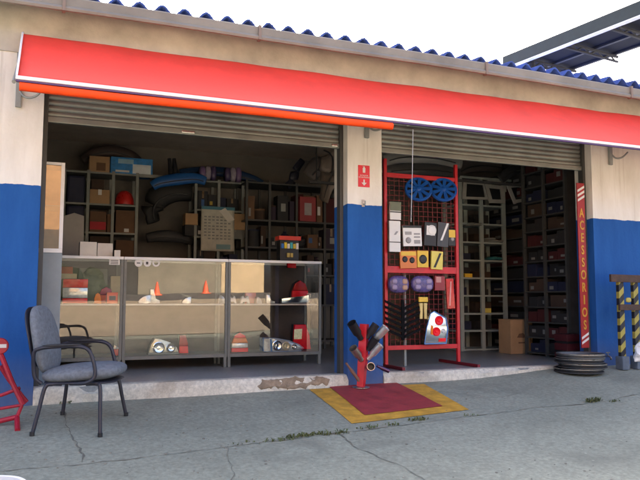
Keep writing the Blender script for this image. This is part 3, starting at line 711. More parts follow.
bm = bm_new(); box(bm, (xa[-1]+.02, YA+.001, za[-1]-.03), (xb[0]-.02, YA+.045, za[-1]+.01)); tag(obj('cross_beam', bm, M_SHELF), 'long grey steel beam joining the two shelf units on the back wall', 'beam')
xc = [at(p, 200, 3.1).x for p in (247, 270, 297, 325, 345)]
zc_ = [.12, .6, 1.0, 1.36, 1.72, at(290, 184, 3.1).z]
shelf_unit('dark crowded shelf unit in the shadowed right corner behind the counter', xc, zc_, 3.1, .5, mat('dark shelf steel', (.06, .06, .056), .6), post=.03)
ordn = ['bottom', 'second', 'third', 'fourth', 'fifth', 'top']
def fill(xs, zs, Y, depth, where, rows, palette, smooth_fill=.85, bayn=('left', 'middle', 'right', 'far right')):
    for ri in rows:
        for bi in range(len(xs)-1):
            x = xs[bi]+.025; xe = xs[bi+1]-.025; free = (zs[ri+1] if ri+1 < len(zs) else zs[ri]+.4)-zs[ri]-.03; k = 0
            seen = {}
            while x < xe-.05:
                w = min(xe-x, random.uniform(.08, .19)); h = free*random.uniform(.35, smooth_fill); cn, m_ = random.choice(palette)
                if random.random() < .3:
                    kd = random.choice(('sack', 'tin')); zz = zs[ri]+.001; cx_ = x+w/2
                    lb = '%s %s on the %s shelf, %s bay of %s' % (cn if cn != 'brown' else 'tan', {'sack': 'bag', 'tin': 'round tub'}[kd], ordn[ri], bayn[bi], where)
                    g_ = thing('goods_bag' if kd == 'sack' else 'round_tub', lb, 'bag' if kd == 'sack' else 'tub', (cx_, Y+.13, zz), random.uniform(-.3, .3), 'goods on '+where)
                    if kd == 'sack':
                        bm = pillow(bm_new(), w*.95, .17, h*.8, 7, 2.3)
                        for v in bm.verts: v.co += Vector((noise.noise(v.co*14+g_.location), noise.noise(v.co*15), noise.noise(v.co*13)))*.02
                        o_ = obj('sack', bm, m_, g_, smooth='full'); o_.location = (0, 0, h*.4)
                        bm = bm_new(); lathe(bm, [(.012, 0), (.03, .035), (.02, .04), (0, .02)], 10); o_ = obj('tied_neck', bm, m_, g_, smooth=True); o_.location = (0, 0, h*.76)
                    else:
                        rr = min(w*.46, .085); hh_ = h*random.uniform(.5, .9)
                        bm = bm_new(); lathe(bm, [(0, 0), (rr*.95, 0), (rr, .01), (rr, hh_-.01), (rr*.96, hh_), (0, hh_)], 20); obj('body', bm, m_, g_, smooth=True)
                        bm = bm_new(); lathe(bm, [(rr*1.03, hh_-.018), (rr*1.04, hh_+.004), (0, hh_+.006)], 20); obj('lid', bm, random.choice(palette)[1], g_, smooth=True)
                    x += w; continue
                lb = '%s carton on the %s shelf, %s bay of %s' % (cn, ordn[ri], bayn[bi], where)
                carton(lb, x+.004, x+w-.004, zs[ri]+.0005, h, Y+random.uniform(.01, .08), min(depth-.12, random.uniform(.15, .3)), m_, group='cartons on '+where,
                       lab=(lambda a_, b_: (a_, b_, a_+random.uniform(.25, .5), b_+random.uniform(.15, .4), random.choice((M_PAPER, mat('grey label', (.3, .3, .28), .8), mat('red label', (.4, .05, .04), .7), mat('blue label', (.05, .12, .3), .7), mat('yellow label', (.5, .36, .06), .7)))))(random.uniform(-.45, -.1), random.uniform(.12, .4)) if random.random() < .65 else None,
                       tape=mat('brown tape', (.22, .13, .06), .3) if random.random() < .3 else None, rz=random.uniform(-.06, .06))
                x += w; k += 1
PAL_B = [('dusty brown', M_CARD2), ('brown', M_CARD), ('dark brown', mat('dark brown carton', (.062, .038, .026), .9)), ('dark red', mat('dark red carton', (.13, .018, .018), .8))]
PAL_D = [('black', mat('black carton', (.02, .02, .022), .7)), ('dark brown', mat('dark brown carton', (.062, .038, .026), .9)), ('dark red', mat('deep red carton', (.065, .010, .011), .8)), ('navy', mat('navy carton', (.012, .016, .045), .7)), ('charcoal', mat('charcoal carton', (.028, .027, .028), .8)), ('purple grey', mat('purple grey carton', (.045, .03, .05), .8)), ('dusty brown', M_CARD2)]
# hand placed goods on the left unit
def on_shelf(label, px0, px1, pyt, z, m_, dep=.25, **kw): return carton_px(label, px0, px1, pyt, z+.0005, YA+.03, dep, m_, **kw)
on_shelf('brown carton on the upper shelf of the left unit, under a darker one', 90, 110, 189, za[4], M_CARD, tape=M_PAPER)
carton(*['dusty dark brown carton lying on the brown one, upper shelf of the left unit', at(91, 190, YA+.06).x, at(104, 190, YA+.06).x, at(95, 188.9, YA+.03).z+.001, .13, YA+.06, .2, mat('dark brown carton', (.062, .038, .026), .9)])
on_shelf('brown carton on the middle shelf of the left unit, beside the red one', 107.3, 112, 214, za[3], M_CARD2)
on_shelf('brown carton with red printed band on the middle shelf of the left unit', 90, 106.5, 211, za[3], M_CARD2, lab=(-.48, .12, .48, .5, mat('red print', (.5, .03, .04), .7)))
on_shelf('dusty brown carton on the middle shelf, right bay of the left unit', 116, 135, 210, za[3], M_CARD2, lab=(-.05, .05, .2, .2, M_PAPER))
on_shelf('brown carton just above the white cartons in the left unit', 116, 134, 240, za[2], M_CARD2)
on_shelf('dark brown carton low in the left unit behind the white cartons', 90, 111, 236, za[2], mat('dark brown carton', (.062, .038, .026), .9))
p = at(125, 203, YA+.1); t = thing('helmet', 'red dome shaped cover on the upper shelf of the left unit', 'cover', (p.x, YA+.16, za[4]+.0005))
bm = bm_new(); lathe(bm, [(.115, 0), (.12, .02), (.115, .09), (.09, .16), (.05, .195), (0, .205)], 24); obj('shell', bm, mat('red gloss cover', (.55, .02, .015), .3), t, smooth=True)
bm = bm_new(); tube(bm, [(.118*math.cos(a*.2), .118*math.sin(a*.2), .008) for a in range(32)], .009, 6); obj('rim', bm, M_DARK, t)
bm = bm_new(); p0 = at(66, 215, YA+.1); p1 = at(86, 215, YA+.1)
for i in range(3): box(bm, (p0.x+i*.085, YA+.08, za[4]-.1+.0), (p0.x+i*.085+.075, YA+.3, za[5]-.05), .01)
obj_n = tag(obj('seat_cover_bag', B((p0.x, YA+.06, za[3]+.001), (p1.x-.02, YA+.3, za[4]-.03), .03), mat('navy bag', (.012, .016, .05), .6, bump=.5, bscale=20)), 'navy blue bag on the left end of the shelves by the cabinet', 'bag'); bm.free()
tag(obj('seat_cover_bag', B((p0.x, YA+.06, za[4]+.001), (p1.x-.02, YA+.3, za[5]-.05), .03), mat('navy bag', (.012, .016, .05), .6)), 'dark navy bag on the upper shelf at the left end above another bag', 'bag')
fill(xa, za, YA, .42, 'the left back unit', (0, 1), PAL_B)
# top of the left units
zt_ = za[5]+.001
p0 = at(111, 160, YA); p1 = at(153, 160, YA); hh = at(130, 157.5, YA).z-zt_
t = carton('bright blue and white carton on top of the left shelf unit', p0.x, p1.x, zt_, hh, YA+.02, .3, M_BLUEBOX, lab=(.02, .06, .46, .62, mat('white box panel', (.66, .72, .74), .6)))
obj('print', B((-.2, -.1525, hh*.1), (-.03, -.15, hh*.22)), M_PAPER, t); obj('print', B((-.17, -.1525, hh*.62), (.02, -.15, hh*.9)), mat('pale blue print', (.3, .5, .62), .6), t)
carton_px('brown carton on top of the left shelf unit beside the blue box', 89.5, 110, 155.5, zt_, YA+.02, .28, M_CARD, lab=(-.15, .1, .3, .6, M_CARD2))
def bumper(label, pts, r, m_, name='bumper_cover', cat='bumper', flat=1.0, group=None, lipm=None):
    """curved car bumper skin: swept C section"""
    pts = catmull(pts, 5); t = tag(bpy.data.objects.new(name, None), label, cat, group); COL.objects.link(t); c = sum(pts, Vector())/len(pts); t.location = c
    sec = [(-.5, -1), (-.15, -.9), (.2, -.5), (.32, 0), (.2, .55), (-.1, .9), (-.5, 1)]
    bm = bm_new(); rows = []
    for i, p in enumerate(pts):
        d = (pts[min(i+1, len(pts)-1)]-pts[max(i-1, 0)]).normalized(); u = Vector((0, 0, 1)); u = (u-d*u.dot(d)).normalized() if abs(d.z) < .95 else Vector((1, 0, 0)); n_ = d.cross(u)*-1
        if n_.y > 0: n_ = -n_
        s = 1-.25*abs(i/(len(pts)-1)-.5)*2
        rows.append([bm.verts.new(p-c+n_*a*r*.55+u*b*r*s*1.15*flat) for a, b in sec])
    for a, b in zip(rows, rows[1:]):
        for k in range(len(sec)-1): bm.faces.new((a[k], a[k+1], b[k+1], b[k]))
    o = obj('skin', bm, m_, t, smooth='full'); md = o.modifiers.new('s', 'SOLIDIFY'); md.thickness = .008
    bm = bm_new(); tube(bm, [v-c+Vector((0, -r*.34, -r*.35)) for v in pts[2:-2]], r*.09, 6); obj('moulding', bm, lipm or M_DARK, t, smooth=True)
    return t
def A3(px, py, Y): p = at(px, py, Y); return (p.x, p.y, p.z)
bumper('dark brown bumper lying on top of the left shelf unit behind the cartons', [A3(82, 160, 3.6), A3(95, 153, 3.6), A3(112, 150.5, 3.62), A3(130, 155, 3.62), A3(140, 163, 3.6)], .07, mat('brown black plastic', (.05, .032, .028), .5))
bumper('long blue bumper hanging below the beam between the shelf units', [A3(152, 186, 3.3), A3(160, 182, 3.28), A3(178, 179, 3.28), A3(196, 178, 3.3), A3(206, 181, 3.32)], .07, mat('deep blue plastic', (.015, .10, .33), .35))
bumper('dark bumper hanging on the bare wall below the blue one', [A3(155, 222, 3.55), A3(153, 207, 3.5), A3(160, 196, 3.48), A3(176, 191, 3.48), A3(192, 192, 3.5)], .14, mat('grey black plastic', (.016, .016, .016), .6))
bumper('flat dark spoiler leaning low on the bare wall', [A3(146, 238, 3.5), A3(160, 236, 3.46), A3(178, 237, 3.46), A3(194, 241, 3.5)], .07, M_DARK)
carton_px('orange brown carton sticking out beside the calendar on its left', 185.5, 198, 213, zb_[3]+.14, YA-.03, .18, M_CARD)
carton_px('dark carton under the orange brown carton left of the calendar', 185, 197.5, 224, zb_[3], YA+.0, .2, mat('charcoal carton', (.028, .027, .028), .8))
carton_px('orange brown carton sticking out beside the calendar on its right', 233, 246.5, 213.5, zb_[3]+.1, YA-.03, .2, M_CARD)
carton_px('grey carton under the orange brown carton right of the calendar', 233, 245, 226, zb_[3], YA-.0, .2, mat('mid grey carton', (.2, .2, .19), .8))
fill(xb, zb_, YA, .42, 'the calendar unit', (0, 1, 2, 3, 4), PAL_D[:5], .7)
zt2 = zb_[5]+.001
def bag(label, px0, px1, pyt, z, Y, m_, n=3):
    a = at(px0, pyt, Y); b = at(px1, pyt, Y); t = thing('goods_bag', label, 'bag', ((a.x+b.x)/2, Y, z)); w = b.x-a.x; h = a.z-z
    for k in range(n):
        bm = pillow(bm_new(), w/n*1.15, .16, h*random.uniform(.75, 1), 6); o = obj('sack', bm, m_[k % len(m_)], t, smooth='full'); o.location = (-w/2+w*(k+.5)/n, .01*k, h*.48)
    return t
mv = [mat('violet bag', (.16, .10, .22), .3), mat('pale plastic bag', (.34, .30, .36), .25), mat('dark violet bag', (.07, .05, .12), .3)]
bag('violet and white plastic bags on top of the shelf unit, above the calendar', 199.5, 216, 163.5, zt2, YA+.1, mv)
bag('violet plastic bags on top of the shelf unit, right of the other bags', 224.5, 241, 165.5, zt2, YA+.1, mv[::-1])
bumper('blue bumper lying along the top of the shelf unit behind the bags', [A3(180, 173, 3.62), A3(200, 171, 3.66), A3(225, 172, 3.66), A3(250, 178, 3.62), A3(262, 184, 3.55)], .06, mat('dark blue plastic', (.012, .045, .13), .35))
t = thing('wiper_stand', 'pair of dark upright mounts standing on the beam left of the bags', 'car part', A3(173, 176, YA+.02))
for k, (a, b) in enumerate(((171.2, 169.3), (175.8, 174.2))):
    q0 = Vector(A3(a, 175, YA+.02))-t.location; q1 = Vector(A3(b, 158.5, YA+.02))-t.location; bm = bm_new(); tube(bm, [q0, (q0+q1)/2, q1], [.035, .03, .024], 8); obj('mount', bm, M_BLACK, t)
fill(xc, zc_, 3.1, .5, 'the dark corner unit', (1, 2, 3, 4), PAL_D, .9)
t = carton_px('red carton with pale emblem on the dark corner shelf unit', 300, 316, 196.5, zc_[4], 3.06, .2, mat('shiny red carton', (.30, .025, .03), .5), lab=(-.22, .25, .22, .75, mat('pale emblem', (.38, .33, .33), .7)))
t = bumper('dark upright mudguard standing on the dark corner shelf unit', [A3(287, 186, 3.2), A3(293, 181, 3.2), A3(296, 170, 3.2), A3(303, 160, 3.2)], .055, mat('blue black plastic', (.02, .02, .035), .4))
bumper('large pale bumper wrapped in film hanging in the corner by the pillar', [A3(322, 200, 2.6), A3(326, 184, 2.5), A3(331, 168, 2.45), A3(330, 152, 2.5), A3(318, 146, 2.6)], .13, mat('dusty film wrap', (.20, .16, .13), .4, bump=.3))
bumper('second film wrapped bumper hanging farther back in the corner', [A3(308, 176, 3.0), A3(318, 166, 2.95), A3(330, 160, 2.9)], .12, mat('dusty grey film wrap', (.13, .11, .10), .4, bump=.3))
# calendar
q0 = at(201.5, 206, YA-.06); q1 = at(234, 251.5, YA-.06); w = q1.x-q0.x; h = q0.z-q1.z
t = thing('wall_calendar', 'yellowed paper calendar with blue header hanging before the back shelves', 'calendar', ((q0.x+q1.x)/2, YA-.06, q1.z))
bm = bm_new(); n = 12; V = []
for j in range(n+1): V.append([bm.verts.new((-w/2+w*i/n, .012*math.sin(i*.9+j*.25)*(1-j/n*.6), h*j/n)) for i in range(n+1)])
for j in range(n):
    for i in range(n): bm.faces.new((V[j][i], V[j][i+1], V[j+1][i+1], V[j+1][i]))
o = obj('sheet', bm, mat('yellowed paper', (.52, .50, .42), .6, var=.15, scale=9), t, smooth='full'); md = o.modifiers.new('s', 'SOLIDIFY'); md.thickness = .002
obj('header_strip', B((-w/2, -.017, h*.93), (w/2, -.0125, h)), mat('teal blue strip', (.05, .19, .25), .5), t)
bm = bm_new(); ink = mat('faded grey ink', (.27, .27, .26), .8)
for r_ in range(8):
    for c_ in range(7):
        if (r_+c_*3) % 11 == 0: continue
        x = -w*.42+w*.12*c_; z = h*(.26+.07*r_); box(bm, (x, -.0165, z), (x+w*.075, -.0135, z+h*.03))
obj('print', bm, ink, t)
obj('print_panel', B((-w*.05, -.0165, h*.04), (w*.38, -.0135, h*.15)), mat('faded teal ink', (.2, .32, .33), .7), t)
bm = bm_new(); vs = [bm.verts.new(v) for v in ((w*.02, -.02, h*.9), (w*.2, -.03, h*.98), (w*.5, -.02, h*.72), (w*.3, -.02, h*.66))]; bm.faces.new(vs); obj('glare_flap', bm, mat('pale plastic glare', (.6, .57, .5), .35), t).modifiers.new('s', 'SOLIDIFY').thickness = .002  # pale piece at the top right, glare on plastic put into its colour

# ------------------------------------------------------------------ right bay: red wire rack
RY = .55
xl = at(385.5, 270, RY).x; xr = at(457, 270, RY).x; zt = at(457, 165, RY).z
rk = thing('wire_rack', 'red steel wire display rack standing in the right opening', 'display rack', ((xl+xr)/2, RY, 0)); hw = (xr-xl)/2
for s in (-1, 1):
    obj('post', B((s*hw-.016, -.016, .02), (s*hw+.016, .016, zt), .003), M_RED, rk)
    obj('foot', B((s*hw-.016, -.36, .001), (s*hw+.016, .36, .03), .003), mat('dark red scuffed enamel', (.18, .012, .02), .5), rk)
zr = at(420, 177.5, RY).z; zm = at(420, 270, RY).z; zl = at(420, 347, RY).z
for z, hh in ((zr, .022), (zm, .034), (zl, .022)): obj('rail', B((-hw+.017, -.013, z-hh), (hw-.017, .013, z+hh), .002), M_RED, rk)
bm = bm_new(); k = 0; z = zl+.08
while z < zr-.03: tube(bm, [(-hw+.017, .006, z), (hw-.017, .006, z)], .003, 5); z += .05
for i in range(1, 15): tube(bm, [(-hw+2*hw*i/15, .012, zl), (-hw+2*hw*i/15, .012, zr)], .003, 5)
obj('wire_grid', bm, mat('dark red wire', (.20, .015, .02), .5), rk)
px_ = at(405, 300, RY+.02).x-rk.location.x; obj('back_post', B((px_-.012, .02, .001), (px_+.012, .045, zm), .002), M_GREYP, rk)
FY = RY-.04
def pack(label, px0, px1, pyt, pyb, m_, extras=(), name='blister_pack', cat='packet', rt=0, Y=FY, top=None, depth=.02):
    a = at(px0, pyt, Y); b = at(px1, pyb, Y); w = abs(at(px1, pyt, Y).x-a.x); h = a.z-b.z
    t = thing(name, label, cat, ((a.x+b.x)/2, Y, b.z), rot=(0, rt, 0))
    bm = bm_new(); box(bm, (-w/2, 0, 0), (w/2, depth, h), .003); obj('card', bm, m_, t)
    if top: obj('header', B((-w/2+.001, -.0045, h*(1-top[0])), (w/2-.001, -.0005, h-.001)), top[1], t)
    for k, (x0, z0, x1_, z1, mm, kind) in enumerate(extras):
        bm = bm_new()
        if kind == 'o': lathe(bm, [(0, .012), ((x1_-x0)*w*.35, .009), ((x1_-x0)*w*.5, 0)], 20, Matrix.Translation(((x0+x1_)/2*w, -.0005, (z0+z1)/2*h)) @ Matrix.Rotation(R(90), 4, 'X'))
        elif kind == 'd': prism(bm, [(x0*w, z0*h), (x0*w+.18*w, z0*h), (x1_*w, z1*h), (x1_*w-.18*w, z1*h)], -.004, -.0005)
        else: box(bm, (x0*w, -.004, z0*h), (x1_*w, -.0005, z1*h))
        obj('print' if kind != 'o' else 'blister', bm, mm, t)
    return t
M_INK = mat('black ink', (.02, .02, .022), .5); M_WP = mat('glossy white film', (.82, .82, .80), .2, var=.04); M_GREYINK = mat('grey ink', (.33, .33, .34), .5)
t = pack('long white film pack with thin black lines hanging at the left of the red rack', 389.5, 400.5, 220.5, 252, M_WP, [(-.1, .55, .3, .66, M_GREYINK, 'd'), (-.5, .30, .5, .325, M_INK, 'b')], Y=FY-.03)
t2 = pack('white film pack with grey green header above the long white one on the red rack', 390, 401, 201.5, 220, M_WP, [(-.5, .4, .5, .46, M_INK, 'b')], Y=FY-.02, top=(.5, mat('grey green header', (.16, .18, .12), .5)))
# blue wheel covers
def wheel_cover(label, px, py, rr):
    p = at(px, py, FY-.03); t = thing('wheel_cover', label, 'wheel cover', (p.x, FY-.03, p.z), group='blue wheel covers', rot=(R(-24), 0, R(-22)))
    A = Matrix.Rotation(R(90), 4, 'X')
    bm = bm_new(); lathe(bm, [(rr*.80, 0), (rr*.84, .012), (rr*.95, .012), (rr, 0), (rr*.97, -.02), (rr*.80, -.012), (rr*.80, 0)], 40, A); obj('rim', bm, M_HUBB, t, smooth=True)
    for k in range(9):
        a = 2*math.pi*k/9; d = Vector((math.cos(a), 0, math.sin(a))); s = Vector((-d.z, 0, d.x)); bm = bm_new(); y0 = -.006
        w0, w1 = rr*.09, rr*.14; pts = [d*rr*.2+s*w0, d*rr*.2-s*w0, d*rr*.83-s*w1, d*rr*.83+s*w1]
        prism(bm, [(q.x, q.z) for q in pts], -.012, .0); obj('spoke', bm, M_HUBB, t)
    bm = bm_new(); lathe(bm, [(0, .018), (rr*.14, .016), (rr*.23, .008), (rr*.24, -.006), (0, -.006)], 24, A); obj('hub', bm, M_HUBB, t, smooth=True)
    bm = bm_new(); lathe(bm, [(0, -.015), (rr*.78, -.015), (rr*.78, -.012), (0, -.012)], 30, A); obj('dark_backing', bm, M_BLACK, t)
    return t
wheel_cover('blue spoked wheel cover hanging under the top rail of the red rack, near the cord', 418.5, 189, .142)
wheel_cover('blue spoked wheel cover hanging next to the right post of the red rack', 443.5, 189.5, .142)
pack('white card pack with black header and grey drawings on the red rack', 403.5, 422, 225, 246.5, M_WP, [(-.38, .12, -.08, .45, M_GREYINK, 'o'), (-.4, .55, -.05, .7, M_GREYINK, 'b'), (.08, .12, .4, .3, M_GREYINK, 'b'), (.08, .4, .4, .48, M_GREYINK, 'b'), (.08, .55, .4, .63, M_GREYINK, 'b')], top=(.12, M_INK), rt=R(-2))
pack('black pack with a white oval, left of the other black pack on the red rack', 424, 436, 222, 246, M_INK, [(-.3, .38, .48, .95, M_WP, 'o'), (-.35, .45, .35, .85, M_WP, 'b')], rt=R(3))
pack('black pack with a white slanted stripe on the red rack', 437, 448, 222, 247, mat('charcoal pack', (.05, .05, .055), .4), [(-.25, .25, .45, .98, M_WP, 'd')], rt=R(4))
pack('small yellow and black pack beside the right post of the red rack', 448.5, 455.5, 229, 246, M_INK, [(-.45, .5, .45, .95, M_YPACK, 'b'), (-.2, .3, .3, .5, M_GREYINK, 'o')])
pack('orange and yellow pack with dark goggles on the middle rail of the red rack', 400.5, 417, 250.5, 268.5, M_OPACK, [(-.38, .35, -.05, .68, M_INK, 'o'), (.05, .3, .38, .62, M_INK, 'o'), (-.45, .72, .45, .95, M_YPACK, 'b')], rt=R(-2))
pack('yellow pack with a white disc in a black ring on the red rack', 417.5, 428.5, 250.5, 267.5, M_YPACK, [(-.36, .22, .36, .75, M_INK, 'o'), (-.25, .32, .25, .65, M_WP, 'b')])
pack('yellow pack with a black diagonal on the middle rail of the red rack', 431, 442.5, 251, 269.5, mat('lemon pack', (.75, .62, .12), .4), [(-.3, .1, .35, .9, M_INK, 'd')], rt=R(3))
def clam(label, px0, px1, pyt, pyb):
    a = at(px0, pyt, FY); b = at(px1, pyb, FY); w = at(px1, pyt, FY).x-a.x; h = a.z-b.z; t = thing('clear_bag', label, 'bag of goods', ((a.x+b.x)/2, FY, b.z))
    o = obj('bag', pillow(bm_new(), w, .07, h, 8), M_PURP, t, smooth='full'); o.location = (0, 0, h/2)
    for k in range(4):
        o = obj('piece', pillow(bm_new(), w*.28, .05, h*.34, 6), [mat('mauve piece', (.30, .24, .38), .4), mat('tan piece', (.46, .28, .2), .5)][k % 2 if px0 < 400 else 0], t, smooth='full'); o.location = (-w*.25+w*.5*(k % 2), -.018, h*(.32+.34*(k//2)))
clam('violet plastic bag with tan pieces on the red rack, left below the middle rail', 388, 408.5, 275.5, 293)
clam('violet plastic bag on the red rack, right of the one with tan pieces', 411, 433, 275.5, 292.5)
pack('dark red pack below the middle rail of the red rack', 435, 445, 276, 290.5, mat('dark red pack', (.28, .02, .03), .4), [(-.4, .55, .1, .95, mat('pink print', (.55, .25, .22), .5), 'b')])
pack('long shiny red pack hanging beside the right post of the red rack', 447.5, 455, 278.5, 308.5, mat('shiny red pack', (.55, .03, .03), .15, var=.3, scale=20), [(-.3, .1, .2, .9, mat('pink film', (.7, .3, .27), .15), 'd')], rt=R(-3))
t = pack('small yellow pack shaped like two pedals hanging low on the red rack', 419, 428, 297, 302, M_YPACK)
bm = bm_new(); w_ = .045
for s in (-1, 1): prism(bm, [(s*.028-.018, -.17), (s*.028+.018, -.17), (s*.022+.012, -.1), (s*.026+.02, -.01), (s*.026-.02, -.01), (s*.022-.012, -.1)], .001, .016, .004)
obj('pedal', bm, mat('cream yellow pack', (.66, .5, .18), .4), t)
def fan_mirror(label, side):
    cxp = 401 if side < 0 else 405
    p = at(394 if side < 0 else 413, 340, FY); t = thing('louvre_panel', label, 'louvre', (p.x, FY, p.z), group='black louvre panels')
    for k in range(6):
        z = .02+k*.055; bm = bm_new(); dx = side*.10
        bm = prism(bm, [(-dx*.9, z), (dx*.85, z+.075), (dx*.9, z+.10), (-dx*.9, z+.028)], -.006+.004*k, .008+.004*k); obj('blade', bm, M_MATT, t)
    obj('spine', B((-side*.1-.008, .004, 0), (-side*.1+.008, .02, .40)), M_MATT, t)
fan_mirror('black slatted panel low on the red rack, slats rising to the left', -1)
fan_mirror('black slatted panel low on the red rack, slats rising to the right', 1)
# big chrome tail lamp on the rack
a = at(424.5, 344, FY-.03); w = at(448, 330, FY-.03).x-at(424.5, 330, FY-.03).x; h = at(435, 312, FY-.03).z-a.z
t = thing('tail_lamp', 'large chrome tail lamp with two round red lenses hung low on the red rack', 'tail lamp', (a.x, FY-.03, a.z))
ol = [(0, 0), (.92*w, -.0*h), (w, .46*h), (.93*w, .80*h), (.42*w, 1.02*h), (.27*w, .95*h), (.1*w, .5*h)]
obj('housing', prism(bm_new(), ol, .0, .05, .006), M_CHROME, t, smooth=True)
bm = bm_new(); tube(bm, [(x, -.002, z) for x, z in ol+[ol[0]]], .005, 6); obj('edge_trim', bm, M_BLUET, t)
t['wh'] = (w, h); reflector(t, .62, .73, .048, M_LENSR, -.004); reflector(t, .50, .38, .045, M_LENSR, -.004); reflector(t, .80, .40, .022, M_LENSW, -.004)
obj('lens', prism(bm_new(), [(.27*w, .3*h), (.36*w, .28*h), (.36*w, .55*h), (.29*w, .58*h)], -.007, -.001), M_LENSO, t); obj('lens', prism(bm_new(), [(.6*w, .06*h), (.88*w, .06*h), (.9*w, .17*h), (.62*w, .17*h)], -.007, -.001), M_LENSR, t)
bm = bm_new(); tube(bm, [(.33*w, .03, h*.98), (.36*w, .045, h*1.06)], .003, 5); obj('tie_wire', bm, M_GREYP, t)

# ------------------------------------------------------------------ right bay: tall pigeonhole shelf, trims, carton, side shelf
PY = 2.05
xs = [at(461.5, 260, PY).x, at(482.5, 260, PY).x, at(505, 260, PY).x]
zs = [.03]+[at(483, y, PY).z for y in (330, 313, 295, 277.5, 260, 242, 223.5, 205)]
pg = shelf_unit('tall pale grey pigeonhole shelf in the right bay behind the red rack', xs, zs, PY, .4, M_SHELF2, top=at(461, 178, PY).z, post=.055)
obj('back_board', B((xs[0]-pg.location.x, .385, .03), (xs[-1]-pg.location.x, .395, zs[-1])), M_PLYDK, pg)
obj('rail', B((xs[0]-pg.location.x-.02, .001, at(470, 177, PY).z-.02), (at(520, 180, PY).x-pg.location.x, .029, at(470, 177, PY).z+.01)), M_SHELF2, pg)
def bundle(label, px0, px1, pyt, z, m_, n=4, Y=PY+.05):
    a = at(px0, pyt, Y); b = at(px1, pyt, Y); t = thing('goods_bundle', label, 'bundle', ((a.x+b.x)/2, Y, z+.001)); w = b.x-a.x; h = a.z-z
    for k in range(n):
        o = obj('roll', pillow(bm_new(), w*.55, .22, h*.42, 5), m_, t, smooth='full'); o.location = (w*(-.22+.44*(k % 2)), .02*(k % 3), h*(.22+.36*(k//2))); o.rotation_euler = (0, R(random.uniform(-12, 12)), R(random.uniform(-15, 15)))
mb = mat('grey cloth bundle', (.22, .22, .20), .9)
bundle('pale grey rolls in the second pigeonhole from the top, left column', 464.5, 480, 226.5, zs[7], mb)
bundle('small grey parts in the second pigeonhole from the top, right column', 486, 501, 236, zs[6], mb, 3)
bundle('teal plastic roll in the third pigeonhole from the top, right column', 487, 500, 251.5, zs[5], mat('teal plastic', (.03, .16, .17), .4), 2)
carton('yellow small packet in the fourth pigeonhole from the bottom, left column', xs[0]+.08, xs[0]+.2, zs[4]+.001, .05, PY+.05, .1, M_YPACK, cat='packet', name='packet')
carton('yellow small packet in the second pigeonhole from the bottom, right column', xs[1]+.05, xs[1]+.16, zs[2]+.001, .06, PY+.05, .1, mat('lemon pack', (.75, .62, .12), .4), cat='packet', name='packet')
for c_ in range(2):
    for r_ in range(1, 8):
        if (c_, r_) in ((0, 7),): continue
        x0 = xs[c_]+.04; lb = 'dark parts box at the back of a pigeonhole, %s column, row %d from the bottom' % (('left', 'right')[c_], r_+1)
        carton(lb, x0, x0+random.uniform(.18, .27), zs[r_]+.001, random.uniform(.08, .15), PY+.24, .12, PAL_D[(r_*3+c_) % 6][1], group='dark boxes in the pigeonholes')
def trim(label, quad, Y, m_, hole=.62, tilt=0):
    P = [Vector(A3(px, py, Y)) for px, py in quad]; c = sum(P, Vector())/4; t = thing('door_trim', label, 'trim frame', c)
    bm = bm_new(); O = [p-c for p in P]; I = [o*hole for o in O]
    for y0, flip in ((-.012, 0), (.012, 1)):
        pass
    f = [bm.verts.new(o+Vector((0, -.012, 0))) for o in O]; fi = [bm.verts.new(o+Vector((0, -.012, 0))) for o in I]; b = [bm.verts.new(o+Vector((0, .012, 0))) for o in O]; bi = [bm.verts.new(o+Vector((0, .012, 0))) for o in I]
    for k in range(4):
        k2 = (k+1) % 4
        for q in ((f[k], f[k2], fi[k2], fi[k]), (b[k], bi[k], bi[k2], b[k2]), (f[k], b[k], b[k2], f[k2]), (fi[k], fi[k2], bi[k2], bi[k])): bm.faces.new(q)
    obj('bezel', bm, m_, t); bm = bm_new(); prism(bm, [(o.x*.98, o.z*.98) for o in I], .004, .01); obj('dark_insert', bm, M_BLACK, t)
MT = mat('dusty grey trim plastic', (.34, .33, .30), .55, var=.2)
trim('grey trim frame lying flat at the left end above the pigeonhole shelf', [(462, 199), (489, 200), (486, 183), (463, 181)], PY-.03, MT, .72)
trim('grey trim frame second from the left above the pigeonhole shelf', [(489.5, 203), (505, 203.5), (503, 186), (484, 184)], PY-.05, MT, .6)
trim('tilted grey trim frame at the right end above the pigeonhole shelf', [(514, 204), (528, 202), (521, 183), (506, 184)], PY-.08, mat('pale grey trim plastic', (.46, .45, .42), .5), .6)
trim('thin grey trim strip lying across the top of the pigeonhole shelf', [(486, 190), (506, 192), (505, 180), (487, 179)], PY+.02, MT, .55)
# junk above: film wrapped bumpers lying on the rail
mf = mat('grey film wrap', (.24, .235, .22), .35, bump=.3, bscale=14); mf2 = mat('dark film wrap', (.07, .07, .072), .35)
bumper('grey film wrapped bumper stored under the shutter above the red rack', [A3(384, 160, 1.5), A3(398, 156, 1.42), A3(415, 155, 1.4), A3(438, 157, 1.4), A3(462, 163, 1.45)], .085, mf)
bumper('dark film wrapped bumper stored behind the grey one above the red rack', [A3(384, 170, 1.9), A3(405, 168, 1.85), A3(432, 168, 1.85), A3(460, 172, 1.9)], .09, mf2)
bumper('dark bumper stored high beside the pigeonhole shelf top', [A3(455, 172, 2.3), A3(470, 165, 2.28), A3(490, 164, 2.28), A3(512, 169, 2.3)], .10, mat('brown film wrap', (.10, .085, .08), .4, bump=.3))
bumper('black bumper hanging above the side shelf near the shutter', [A3(500, 180, 2.0), A3(512, 171, 1.95), A3(528, 168, 1.9), A3(545, 171, 1.85)], .07, M_DARK)
t = thing('storage_rail', 'dark steel hanging rail carrying the bumpers under the ceiling of the right bay', 'rail', (4.6, 1.75, 2.12))
